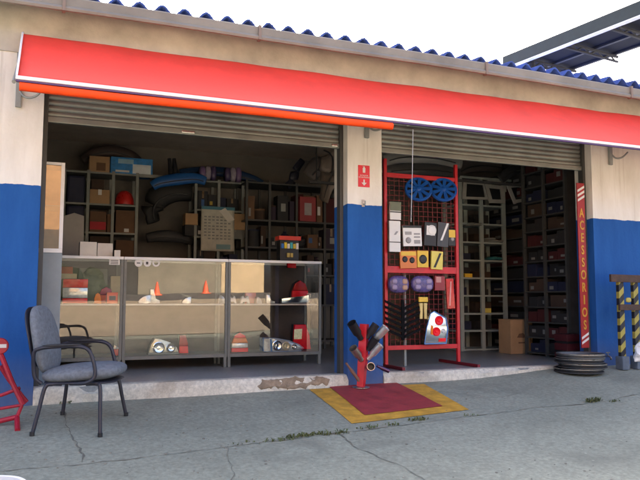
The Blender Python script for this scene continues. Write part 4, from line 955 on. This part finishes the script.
bm = bm_new(); box(bm, (-1.6, -.3, -.02), (1.4, -.26, .01)); box(bm, (-1.6, .5, -.02), (1.4, .54, .01)); obj('bearer', bm, M_DARK, t)
for x in (-1.5, 0, 1.3):
    for y in (-.28, .52): bm = bm_new(); tube(bm, [(x, y, 0), (x, y, .638)], .008, 6); obj('hanger', bm, M_DARK, t)
# brown carton on the floor
q0 = at(511, 354, 1.48); q1 = at(533, 354, 1.48); hh = at(515, 319.5, 1.48).z
t = carton('plain brown cardboard box standing on the floor of the right bay', q0.x, q1.x, .001, hh, 1.48, .24, M_CARD)
bm = bm_new(); w = q1.x-q0.x; prism(bm, [(-.07, hh*.47), (-.04, hh*.58), (.02, hh*.6), (.07, hh*.5), (.03, hh*.46)], -.1222, -.1203); obj('print', bm, M_CARD2, t)
bm = bm_new(); box(bm, (-.05, -.1222, hh*.30), (.05, -.1203, hh*.34)); obj('print', bm, M_CARD2, t); obj('flap_seam', B((-w/2, -.1215, hh*.985), (w/2, -.1203, hh*.992)), M_CARD2, t)
# side shelf of labelled boxes, runs back along the right wall facing left
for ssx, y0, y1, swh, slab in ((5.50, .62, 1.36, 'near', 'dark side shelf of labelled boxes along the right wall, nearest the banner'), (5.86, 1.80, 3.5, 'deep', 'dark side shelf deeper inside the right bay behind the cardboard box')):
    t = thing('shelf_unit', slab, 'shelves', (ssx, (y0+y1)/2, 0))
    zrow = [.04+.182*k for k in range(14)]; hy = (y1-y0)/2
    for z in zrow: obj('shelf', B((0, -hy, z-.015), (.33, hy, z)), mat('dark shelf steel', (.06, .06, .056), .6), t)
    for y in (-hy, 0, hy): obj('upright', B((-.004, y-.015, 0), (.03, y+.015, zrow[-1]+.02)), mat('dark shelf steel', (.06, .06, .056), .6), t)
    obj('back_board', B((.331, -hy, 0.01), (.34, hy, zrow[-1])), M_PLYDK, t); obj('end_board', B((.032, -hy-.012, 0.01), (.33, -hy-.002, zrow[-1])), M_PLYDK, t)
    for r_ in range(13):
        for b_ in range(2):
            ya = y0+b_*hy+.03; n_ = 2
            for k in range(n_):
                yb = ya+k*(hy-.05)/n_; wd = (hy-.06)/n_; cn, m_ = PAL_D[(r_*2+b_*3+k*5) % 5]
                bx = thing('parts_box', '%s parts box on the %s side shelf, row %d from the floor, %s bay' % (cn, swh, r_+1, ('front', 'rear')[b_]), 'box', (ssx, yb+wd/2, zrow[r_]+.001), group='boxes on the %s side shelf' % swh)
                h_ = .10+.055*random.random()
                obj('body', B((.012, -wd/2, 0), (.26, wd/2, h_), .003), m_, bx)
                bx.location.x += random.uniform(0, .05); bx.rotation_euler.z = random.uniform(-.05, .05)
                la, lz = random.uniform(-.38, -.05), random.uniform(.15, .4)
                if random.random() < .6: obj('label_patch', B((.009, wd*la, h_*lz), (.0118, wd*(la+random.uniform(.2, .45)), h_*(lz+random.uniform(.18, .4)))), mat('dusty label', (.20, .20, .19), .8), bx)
t = thing('parts_crate', 'dark red crate low at the right end of the right bay beside the banner', 'crate', (5.36, .44, .001))
bm = bm_new(); 
for z in (.02, .12, .22): box(bm, (-.13, -.10, z), (.13, .10, z+.075), .004)
obj('crate_slats', bm, mat('dull crimson plastic', (.06, .008, .012), .5), t); obj('contents', B((-.12, -.09, .015), (.12, .09, .27)), M_BLACK, t)

# ------------------------------------------------------------------ exhaust tip stand
g0 = on_ground(361, 388); SYs = g0.y if g0.y < -.1 else -.13
bpt = Vector((at(361, 388, SYs).x, SYs, gz(at(361, 388, SYs).x, SYs)+.008))
t = thing('exhaust_tip_stand', 'red upright stand holding exhaust tail pipe tips before the blue pillar', 'stand', bpt)
bm = bm_new(); lathe(bm, [(0, 0), (.075, 0), (.075, .006), (.012, .012), (0, .012)], 28); obj('base_plate', bm, M_DULLCH, t)
zt = at(366, 324, SYs).z-bpt.z
bm = bm_new(); tube(bm, [(.0, 0, .01), (.02, 0, zt*.5), (.035, 0, zt)], [.04, .05, .044], 4); obj('post', bm, M_RED, t)
def tip(label, pa, pb, r, m_, dy=-.05, inner=None, grp='exhaust tips on the red stand'):
    a = Vector(A3(*pa, SYs-.03)); b = Vector(A3(*pb, SYs-.03+dy)); d = (b-a); L_ = d.length
    o = tag(bpy.data.objects.new('exhaust_tip', None), label, 'exhaust tip', grp); COL.objects.link(o); o.location = a
    A = Vector((0, 0, 1)).rotation_difference(d).to_matrix().to_4x4()
    bm = bm_new(); lathe(bm, [(r*.62, 0), (r*.66, L_*.25), (r*.98, L_*.4), (r, L_*.97), (r*1.05, L_), (r*.93, L_), (r*.88, L_*.93), (r*.86, L_*.5), (r*.5, L_*.3)], 22, A); obj('sleeve', bm, m_, o, smooth=True)
    bm = bm_new(); lathe(bm, [(0, L_*.45), (r*.85, L_*.45), (r*.85, L_*.46), (0, L_*.46)], 20, A); obj('bore', bm, M_BLACK, o)
tip('black exhaust tip pointing up left at the top of the red stand', (361, 339), (351.5, 323), .040, M_BLACK)
tip('black exhaust tip pointing up right at the top of the red stand', (367, 338), (376, 324.5), .035, mat('matt black pipe', (.02, .02, .024), .5))
tip('long chrome exhaust tip pointing up right near the top of the stand', (373, 341), (386, 327.5), .037, M_CHROME2, -.08)
tip('short black exhaust tip below the long chrome one', (368, 350), (376, 338), .038, M_BLACK)
tip('chrome exhaust tip pointing up right in the middle of the stand', (368, 359), (380.5, 345), .032, M_CHROME2, -.08)
tip('scuffed steel exhaust tip with dark mouth on the left of the stand', (361.5, 360), (353, 348), .036, M_DULLCH)
tip('thin rusty exhaust pipe pointing down left near the foot of the stand', (346, 363), (360, 382), .015, mat('rusty pipe', (.24, .13, .09), .6, .4), .03)
tip('oval chrome exhaust tip facing the street low on the stand', (369, 368), (371, 366.5), .033, M_DULLCH, -.13)
tip('dark violet exhaust tip pointing right low on the stand', (377, 366), (389, 371), .019, mat('violet burnt steel', (.10, .06, .12), .3, .8), -.02)

# ------------------------------------------------------------------ chair
A_, B_, C_, D_ = on_ground(32, 436), on_ground(100, 437), on_ground(62.5, 415), on_ground(126, 416)
ctr = (A_+B_+C_+D_)/4
fx = ((B_-A_)+(D_-C_)); rz = math.atan2(fx.y, fx.x)
def to_local(p): return Matrix.Rotation(-rz, 3, 'Z') @ (p-ctr)
ch = thing('chair', 'blue grey upholstered visitor chair with dark tubular arms before the left counter', 'chair', ctr, rz)
fl = [to_local(p) for p in (A_, B_, C_, D_)]
CW = abs(fl[2].y-fl[0].y)
SZ = .355
def chair():
    yn, yf = (fl[0].y+fl[1].y)/2, (fl[2].y+fl[3].y)/2
    wy = min(.25, (yf-yn)/2-.02); L0 = .21
    M = Matrix.Translation((.02, 0, SZ)) @ Matrix.Rotation(R(-4), 4, 'Y')
    obj('seat', pillow(bm_new(),   .51, wy*2+.03, .118, 12, 3.4, M), M_FABRIC, ch, smooth='full')
    obj('seat_pan', pillow(bm_new(), .47, wy*2, .03, 8, 4, Matrix.Translation((.02, 0, SZ-.052))), M_FRAME, ch, smooth='full')
    M = Matrix.Translation((-.25, 0, SZ+.215)) @ Matrix.Rotation(R(80), 4, 'Y')
    bm = pillow(bm_new(), .46, wy*2-.02, .085, 12, 3.0, M)
    for v in bm.verts:      # back cushion: rounded top, dished front
        t_ = (v.co.z-SZ)/.44; v.co.y *= 1-.16*max(0, t_-.5); v.co.x += .10*(v.co.y**2)-.03*max(0, t_-.55)
    obj('backrest', bm, M_FABRIC, ch, smooth='full')
    bm = pillow(bm_new(), .41, wy*2-.03, .03, 8, 3.0, Matrix.Translation((-.295, 0, SZ+.232)) @ Matrix.Rotation(R(80), 4, 'Y')); 
    for v in bm.verts: v.co.x += .10*(v.co.y**2)-.03*max(0, (v.co.z-SZ)/.44-.55)
    obj('back_shell', bm, M_FRAME, ch, smooth='full')
    for k, (y, fr, ff) in enumerate(((yn, fl[0], fl[1]), (yf, fl[2], fl[3]))):
        s = -1 if k == 0 else 1; ya = s*(wy-.005)
        zr_, zf_ = SZ-.058, SZ-.062
        for nm, foot, xt in (('leg', fr, -.13), ('leg', ff, .15)):
            top = Vector((xt, ya*.93, zr_)); f_ = Vector((foot.x, foot.y, foot.z+.006)); bend = Vector((foot.x*.30+xt*.70+(.012 if xt > 0 else -.012), ya*.97, zr_-.022))
            bm = bm_new(); tube(bm, catmull([Vector((xt*.55, ya*.93, zr_)), top, bend, f_.lerp(bend, .5), f_], 5), .0125, 10); obj(nm, bm, M_FRAME, ch, smooth=True)
            bm = bm_new(); tube(bm, [f_-Vector((0, 0, .005)), f_+Vector((0, 0, .02))], .0155, 10); obj('foot_cap', bm, M_BLACK, ch)
        yo = s*(wy+.03)
        P = [(-.02, ya*.9, SZ-.055), (.10, yo, SZ-.045), (.15, yo, SZ-.0), (.135, yo, SZ+.10), (.10, yo, SZ+.165), (.02, yo, SZ+.187), (-.12, yo, SZ+.182), (-.20, yo, SZ+.170), (-.235, yo*.98, SZ+.145), (-.245, ya*1.02, SZ+.05), (-.235, ya*.97, SZ-.02), (-.20, ya*.9, SZ-.055)]
        bm = bm_new(); tube(bm, catmull(P, 6), .0125, 10); obj('arm_frame', bm, M_FRAME, ch, smooth=True)
        bm = pillow(bm_new(), .25, .034, .018, 6, 3, Matrix.Translation((-.06, yo, SZ+.192)) @ Matrix.Rotation(R(-2), 4, 'Y')); obj('armrest', bm, M_BLACK, ch, smooth='full')
    bm = bm_new(); tube(bm, [(-.13, -wy*.95, SZ-.06), (-.13, wy*.95, SZ-.06)], .011, 8); tube(bm, [(.15, -wy*.95, SZ-.06), (.15, wy*.95, SZ-.06)], .011, 8); obj('cross_tube', bm, M_FRAME, ch)
chair()

# ------------------------------------------------------------------ red tubular stand at the left edge
t = thing('folding_stand', 'red tubular steel stand with small round red and white plate at the left edge', 'stand', (-.35, -.42, gz(-.35, -.42)))
O = t.location
def lp(px, py, Y): p = at(px, py, Y); return Vector((p.x, Y, p.z))-O
bm = bm_new(); tube(bm, [lp(0, 352, -.42), lp(12, 382, -.46), lp(23, 405, -.50)], .017, 8); tube(bm, [lp(0, 366, -.30), lp(9, 380, -.3), lp(27, 402, -.3)], .014, 8); obj('rail', bm, M_CRIM, t)
bm = bm_new(); tube(bm, [lp(-14, 399, -.40), lp(2, 395, -.42), lp(20, 388, -.45)], .012, 8); tube(bm, [lp(-16, 424, -.5), lp(0, 421, -.5), lp(17, 417, -.5)], .017, 8); tube(bm, [lp(-14, 411, -.5), lp(4, 408, -.5), lp(22, 405, -.5)], .010, 8); obj('crossbar', bm, M_CRIM, t)
f_ = on_ground(17.5, 431); fx_ = lp(17, 417, -.5)
bm = bm_new(); tube(bm, [fx_, f_-O+Vector((0, 0, .004))], .017, 8); tube(bm, [lp(22, 405, -.5), fx_], .012, 8); obj('leg', bm, M_CRIM, t)
bm = bm_new(); tube(bm, [lp(-16, 424, -.5), Vector((lp(-16, 424, -.5).x, -.1, .004))], .017, 8); obj('leg', bm, M_CRIM, t)
p = lp(0, 346, -.44); A = Matrix.Translation(p) @ Matrix.Rotation(R(90), 4, 'X')
bm = bm_new(); lathe(bm, [(0, .008), (.05, .008), (.055, 0), (.05, -.008), (0, -.008)], 24, A); pl = obj('plate', bm, M_CRIM, t, smooth=True)
bm = bm_new(); box(bm, (p.x-.04, p.y-.012, p.z-.012), (p.x+.04, p.y-.0085, p.z+.012)); obj('white_bar', bm, M_PAPER, pl)

# ------------------------------------------------------------------ bucket at the lower left corner
p = atz(2, 476, -.06); t = thing('bucket', 'white plastic bucket rim at the lower left corner', 'bucket', (p.x-.055, p.y-.12, gz(p.x-.055, p.y-.12)+.003))
H = -.06-t.location.z
bm = bm_new(); lathe(bm, [(0, 0), (.11, 0), (.135, H-.03), (.15, H-.03), (.152, H-.004), (.146, H), (.133, H-.002), (.108, .006), (0, .006)], 40); obj('body', bm, M_WHITE, t, smooth=True)
bm = bm_new(); lathe(bm, [(0, H*.55), (.121, H*.55), (.121, H*.552), (0, H*.552)], 30); obj('dirty_water', bm, mat('dark dirty water', (.03, .022, .018), .1), t)

# ------------------------------------------------------------------ stacked rims by the right wall
p = at(580.5, 372, -.22); g_ = gz(p.x, -.22)
rlab = ['flat dark rim at the bottom of the stack by the right wall', 'dark rim second from the bottom of the stack by the right wall', 'dark rim third from the bottom of the stack by the right wall', 'silver edged rim on top of the stack by the right wall']
for k in range(4):
    t = thing('steel_wheel', rlab[k], 'wheel', (p.x+(-.012, .015, -.006, .006)[k], -.22+(.01, -.012, .006, 0)[k], g_+.003+.0465*k), rz=k*.7, group='stacked wheels by the right wall')
    rr = .232-.004*(k % 2)
    bm = bm_new(); lathe(bm, [(rr*.62, .004), (rr*.93, 0), (rr, .006), (rr*1.0, .016), (rr*.90, .020), (rr*.90, .028), (rr*1.0, .032), (rr, .042), (rr*.95, .046), (rr*.88, .042), (rr*.82, .02), (rr*.62, .012), (rr*.62, .004)], 44)
    obj('barrel', bm, M_DARK if k < 3 else mat('dull silver paint', (.11, .11, .11), .5, .4), t, smooth=True)
    bm = bm_new(); tube(bm, [(rr*.985*math.cos(a*.1428), rr*.985*math.sin(a*.1428), .043) for a in range(45)], .0045, 6, cap=False); obj('edge_ring', bm, M_DULLCH, t, smooth=True)
    for q in range(5):
        a = q*2*math.pi/5; d = Vector((math.cos(a), math.sin(a), 0)); s_ = Vector((-d.y, d.x, 0)); bm = bm_new()
        v = [bm.verts.new(u) for u in (s_*.02+d*.03+Vector((0, 0, .03)), -s_*.02+d*.03+Vector((0, 0, .03)), -s_*.03+d*rr*.64+Vector((0, 0, .014)), s_*.03+d*rr*.64+Vector((0, 0, .014)))]
        bm.faces.new(v); o = obj('spoke', bm, M_DARK, t); o.modifiers.new('s', 'SOLIDIFY').thickness = .006
    bm = bm_new(); lathe(bm, [(0, .036), (.035, .034), (.05, .02), (0, .02)], 20); obj('hub', bm, M_DARK, t, smooth=True)

# ------------------------------------------------------------------ striped barrier at the right edge
BY = -.22
M_WOOD = mat('rusty brown plank', (.07, .037, .025), .75, var=.35, scale=14, bump=.3)
def stripes():
    m_, nt, b = new_mat('black and yellow chevron paint'); L = nt.links.new
    tc = N(nt, 'ShaderNodeTexCoord'); sx = N(nt, 'ShaderNodeSeparateXYZ'); L(tc.outputs['Object'], sx.inputs[0])
    a = N(nt, 'ShaderNodeMath', operation='MULTIPLY_ADD'); a.inputs[1].default_value = -.9; L(sx.outputs['X'], a.inputs[0]); L(sx.outputs['Z'], a.inputs[2])
    d = N(nt, 'ShaderNodeMath', operation='DIVIDE'); d.inputs[1].default_value = .135; L(a.outputs[0], d.inputs[0])
    fr = N(nt, 'ShaderNodeMath', operation='FRACT'); L(d.outputs[0], fr.inputs[0]); g = N(nt, 'ShaderNodeMath', operation='GREATER_THAN'); g.inputs[1].default_value = .5; L(fr.outputs[0], g.inputs[0])
    nz = N(nt, 'ShaderNodeTexNoise'); nz.inputs['Scale'].default_value = 25; L(tc.outputs['Object'], nz.inputs['Vector'])
    cy = N(nt, 'ShaderNodeValToRGB'); cy.color_ramp.elements[0].color = (.26, .21, .035, 1); cy.color_ramp.elements[1].color = (.44, .37, .07, 1); L(nz.outputs['Fac'], cy.inputs['Fac'])
    mx = N(nt, 'ShaderNodeMixRGB'); mx.inputs[1].default_value = (.015, .015, .02, 1); L(g.outputs[0], mx.inputs[0]); L(cy.outputs[0], mx.inputs[2]); L(mx.outputs[0], b.inputs['Base Color']); b.inputs['Roughness'].default_value = .6
    return m_
M_STR = stripes()
p = at(630, 372, BY); t = thing('striped_barrier', 'barrier with black and yellow striped posts and brown planks by the blue right wall', 'barrier', (p.x, BY, gz(p.x, BY)))
O = t.location
for px in (621, 635.5):
    x = at(px, 320, BY).x-O.x; zt = at(px, 279, BY).z-O.z
    o = obj('post', B((-.032, -.02, .09), (.032, .02, zt), .004), M_STR, t); o.location = (x, 0, 0)
    obj('base', B((x-.045, -.05, 0), (x+.045, .05, .135), .012), mat('grey blue cast foot', (.12, .15, .19), .8, var=.3), t)
for (pa, pb, y_, hgt) in ((607.5, 660, 278.5, .038), (616.5, 660, 307.5, .030)):
    a = at(pa, y_, BY); b = at(pb, y_+1, BY); obj('plank', B((a.x-O.x, -.048, a.z-O.z-hgt), (b.x-O.x, -.022, a.z-O.z+hgt), .004, Matrix.Rotation(R(.6), 3, 'Y')), M_WOOD, t)
obj('knot', pillow(bm_new(), .07, .03, .05, 5, 2.2, Matrix.Translation((at(628, 300, BY).x-O.x, -.005, at(628, 300, BY).z-O.z))), mat('yellow rag', (.45, .38, .10), .9), t, smooth='full')
x = at(637, 350, BY-.06); t = tag(obj('plastic_bag', bm_new(), M_WP), 'crumpled white plastic bag leaning on the striped barrier', 'bag')
b2 = pillow(bm_new(), .12, .08, .19, 10, 2.4)
for v in b2.verts: v.co += Vector((noise.noise(v.co*22), noise.noise(v.co*22+Vector((3, 1, 2))), noise.noise(v.co*25)))*.022; v.co.x += v.co.z*.35
b2.to_mesh(t.data); b2.free(); t.location = (x.x, BY-.10, at(637, 356, BY-.06).z+.05)
# small tap at the foot of the right wall
p = at(606.5, 356, -.02); t = thing('garden_tap', 'small metal tap on the foot of the blue right wall', 'tap', (p.x, 0, p.z))
bm = bm_new(); tube(bm, catmull([(0, -.002, 0), (0, -.05, 0), (0, -.075, -.01), (0, -.08, -.035)], 4), .010, 8); obj('spout', bm, M_DULLCH, t, smooth=True)
bm = bm_new(); tube(bm, [(0, -.04, .01), (0, -.04, .035)], .006, 6); tube(bm, [(-.025, -.04, .036), (.025, -.04, .036)], .006, 6); obj('handle', bm, M_DULLCH, t)

# ------------------------------------------------------------------ neighbouring shed roof, upper right
ZS = 5.0
a, b, a2, b2_ = atz(507, 62, ZS), atz(640, 9, ZS), atz(515, 69, ZS), atz(640, 44, ZS)
far = a+(a-b)*.0; near = b+(b-a)*1.2; n2 = b2_+(b2_-a2)*1.2
t = thing('neighbour_shed', 'dark open shed roof with steel trusses behind the shop at upper right', 'shed', (a.x, a.y, 0)); O = t.location
d = (near-a).normalized(); L_ = (near-a).length; w_ = Vector((-d.y, d.x, 0)); W = 1.5
def sq(u, v, z): q = d*u+w_*v; return (q.x, q.y, z)
def hexa(bm, u0, u1, v0, v1, z0, z1):
    P = [bm.verts.new(sq(u, v, z)) for z in (z0, z1) for u, v in ((u0, v0), (u1, v0), (u1, v1), (u0, v1))]
    for q in ((0, 3, 2, 1), (4, 5, 6, 7), (0, 1, 5, 4), (1, 2, 6, 5), (2, 3, 7, 6), (3, 0, 4, 7)): bm.faces.new([P[i] for i in q])
bm = bm_new(); hexa(bm, 0, L_, .02, W, ZS+.05, ZS+.09); obj('roof', bm, mat('grey roof sheet', (.016, .018, .024), .9, spec=.2), t)
bm = bm_new(); hexa(bm, -.05, L_, -.06, .018, ZS-.12, ZS+.10); fo = obj('fascia', bm, mat('slate grey fascia', (.040, .050, .048), .7, spec=.2), t)
bm = bm_new(); hexa(bm, -.05, L_, -.075, .018, ZS-.138, ZS-.122); obj('fascia_lip', bm, M_WHITE, fo)
for k in range(7):
    u = .3+k*.9
    if u > L_: break
    bm = bm_new()
    tube(bm, [sq(u, .03, ZS+.0), sq(u, W, ZS+.0)], .03, 6); tube(bm, [sq(u, .03, ZS-.09), sq(u, W, ZS-.09)], .025, 6)
    for j in range(4):
        v = .05+j*(W-.1)/4; tube(bm, [sq(u, v, ZS-.09), sq(u, v+(W-.1)/8, ZS), sq(u, v+(W-.1)/4, ZS-.09)], .015, 5)
    obj('truss', bm, M_STEELDK, t)
bm = bm_new()
for v in (.3, .85, 1.38): hexa(bm, 0, L_, v, v+.06, ZS+.012, ZS+.048)
obj('purlin', bm, M_STEELDK, t)
for u in (.4, L_-.3):
    for v in (.2, W-.1):
        bm = bm_new(); q = sq(u, v, 0); tube(bm, [(q[0], q[1], -.16), (q[0], q[1], ZS-.09)], .06, 8); obj('post', bm, M_STEELDK, t)

# ------------------------------------------------------------------ across the street (seen mirrored in the glass)
def far_z(x, y): return gz(x, y)
wy = -18.0
bm = bm_new(); V = []
xs_ = [-40, -20, -12, -8, -5]+[-4+.5*i for i in range(28)]+[14, 20, 40]; ys_ = [-14.8+.4*i for i in range(21)]
for y in ys_: V.append([bm.verts.new((x, y, gz(x, y)+.012)) for x in xs_])
for j in range(len(ys_)-1):
    for i in range(len(xs_)-1): bm.faces.new((V[j][i], V[j][i+1], V[j+1][i+1], V[j+1][i]))
tag(obj('far_pavement', bm, concrete('sandy pavement', (.34, .275, .19), (.42, .345, .24), (.25, .20, .13)), smooth='full'), kind='structure')
t = thing('opposite_building', 'sunlit sandy boundary building across the street mirrored in the counter glass', 'building', (2.0, wy, far_z(2, wy)-.05))
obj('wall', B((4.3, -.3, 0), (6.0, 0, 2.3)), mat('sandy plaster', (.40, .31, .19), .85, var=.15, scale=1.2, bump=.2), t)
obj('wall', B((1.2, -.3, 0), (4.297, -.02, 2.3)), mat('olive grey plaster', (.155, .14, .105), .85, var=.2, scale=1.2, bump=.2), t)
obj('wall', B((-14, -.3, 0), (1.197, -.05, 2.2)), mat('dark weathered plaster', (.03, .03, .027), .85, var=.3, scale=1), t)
obj('upper_storey', B((-14, -5, 0), (1.6, -.41, 7.5)), mat('orange tan plaster', (.19, .11, .055), .85, var=.25, scale=.8), t)
obj('window', B((4.5, .002, 1.5), (5.0, .03, 2.1)), mat('blue window', (.06, .13, .22), .3), t)
obj('coping', B((1.2, -.36, 2.3), (6.1, .06, 2.4)), mat('pale coping', (.5, .45, .36), .8), t)
bm = bm_new(); V = []; yr_ = [-17.95+.45*i for i in range(8)]
for y in yr_: V.append([bm.verts.new((x, y, gz(x, y)+.006)) for x in xs_])
for j in range(len(yr_)-1):
    for i in range(len(xs_)-1): bm.faces.new((V[j][i], V[j][i+1], V[j+1][i+1], V[j+1][i]))
tag(obj('road', bm, concrete('grey asphalt', (.075, .072, .066), (.115, .11, .10), (.05, .05, .048)), smooth='full'), kind='structure')
bm = bm_new()
hy_ = -15.7
for i_ in range(26):
    x_ = -2.8+4.4*random.random(); M_ = Matrix.Translation((x_, hy_+random.uniform(-.25, .25), gz(x_, hy_)+random.uniform(.2, .75)))
    q_ = bmesh.ops.create_icosphere(bm, subdivisions=3, radius=random.uniform(.3, .45), matrix=M_)
    for v in q_['verts']: v.co += Vector((noise.noise(v.co*6), noise.noise(v.co*6+Vector((4, 1, 0))), noise.noise(v.co*7)))*.12
tag(obj('hedge', bm, mat('dark hedge leaves', (.014, .020, .009), .8, var=.5, scale=12)), 'dark clipped hedge across the street mirrored in the left counter', 'hedge')
for k, x in enumerate((3.75, 5.5)):
    t = thing('traffic_cone', ('orange traffic cone mirrored in the middle counter, nearer the stickers', 'orange traffic cone mirrored in the middle counter, nearer its right post')[k], 'traffic cone', (x, wy+.9, far_z(x, wy+.9)), group='orange traffic cones')
    m_ = mat('cone orange', (.75, .09, .02), .5); obj('base', B((-.16, -.16, 0), (.16, .16, .04), .01), m_, t); bm = bm_new(); lathe(bm, [(.12, .04), (.025, .48), (0, .48)], 20); obj('cone', bm, m_, t, smooth=True)

# ------------------------------------------------------------------ light
W_ = bpy.data.worlds.new('World'); SC.world = W_; W_.use_nodes = True; nt = W_.node_tree
bg = nt.nodes['Background']; sky = nt.nodes.new('ShaderNodeTexSky'); sky.sky_type = 'NISHITA'; sky.sun_disc = False
EL, AZ = R(26), R(12)        # sun behind the shop, a little to the right
sky.sun_elevation = EL; sky.sun_rotation = AZ
sky.dust_density = 8.0; sky.air_density = .5; sky.ozone_density = 0.0
nt.links.new(sky.outputs[0], bg.inputs['Color']); bg.inputs['Strength'].default_value = .15
sun = bpy.data.lights.new('sun', 'SUN'); sun.energy = 2.3; sun.angle = R(.5); sun.color = (1, .96, .89)
so = bpy.data.objects.new('sun', sun); COL.objects.link(so)
dirv = Vector((math.sin(AZ)*math.cos(EL), math.cos(AZ)*math.cos(EL), math.sin(EL)))
so.rotation_euler = dirv.to_track_quat('Z', 'Y').to_euler(); so.location = (0, 6, 8)
SC.view_settings.view_transform = 'Standard'
try: SC.view_settings.look = 'None'
except Exception: pass
SC.view_settings.gamma = 1; SC.view_settings.use_curve_mapping = False
SC.view_settings.exposure = 3.1
SC.cycles.max_bounces = 8; SC.cycles.transparent_max_bounces = 12
for o in list(bpy.data.objects):
    if 'wh' in o.keys(): del o['wh']
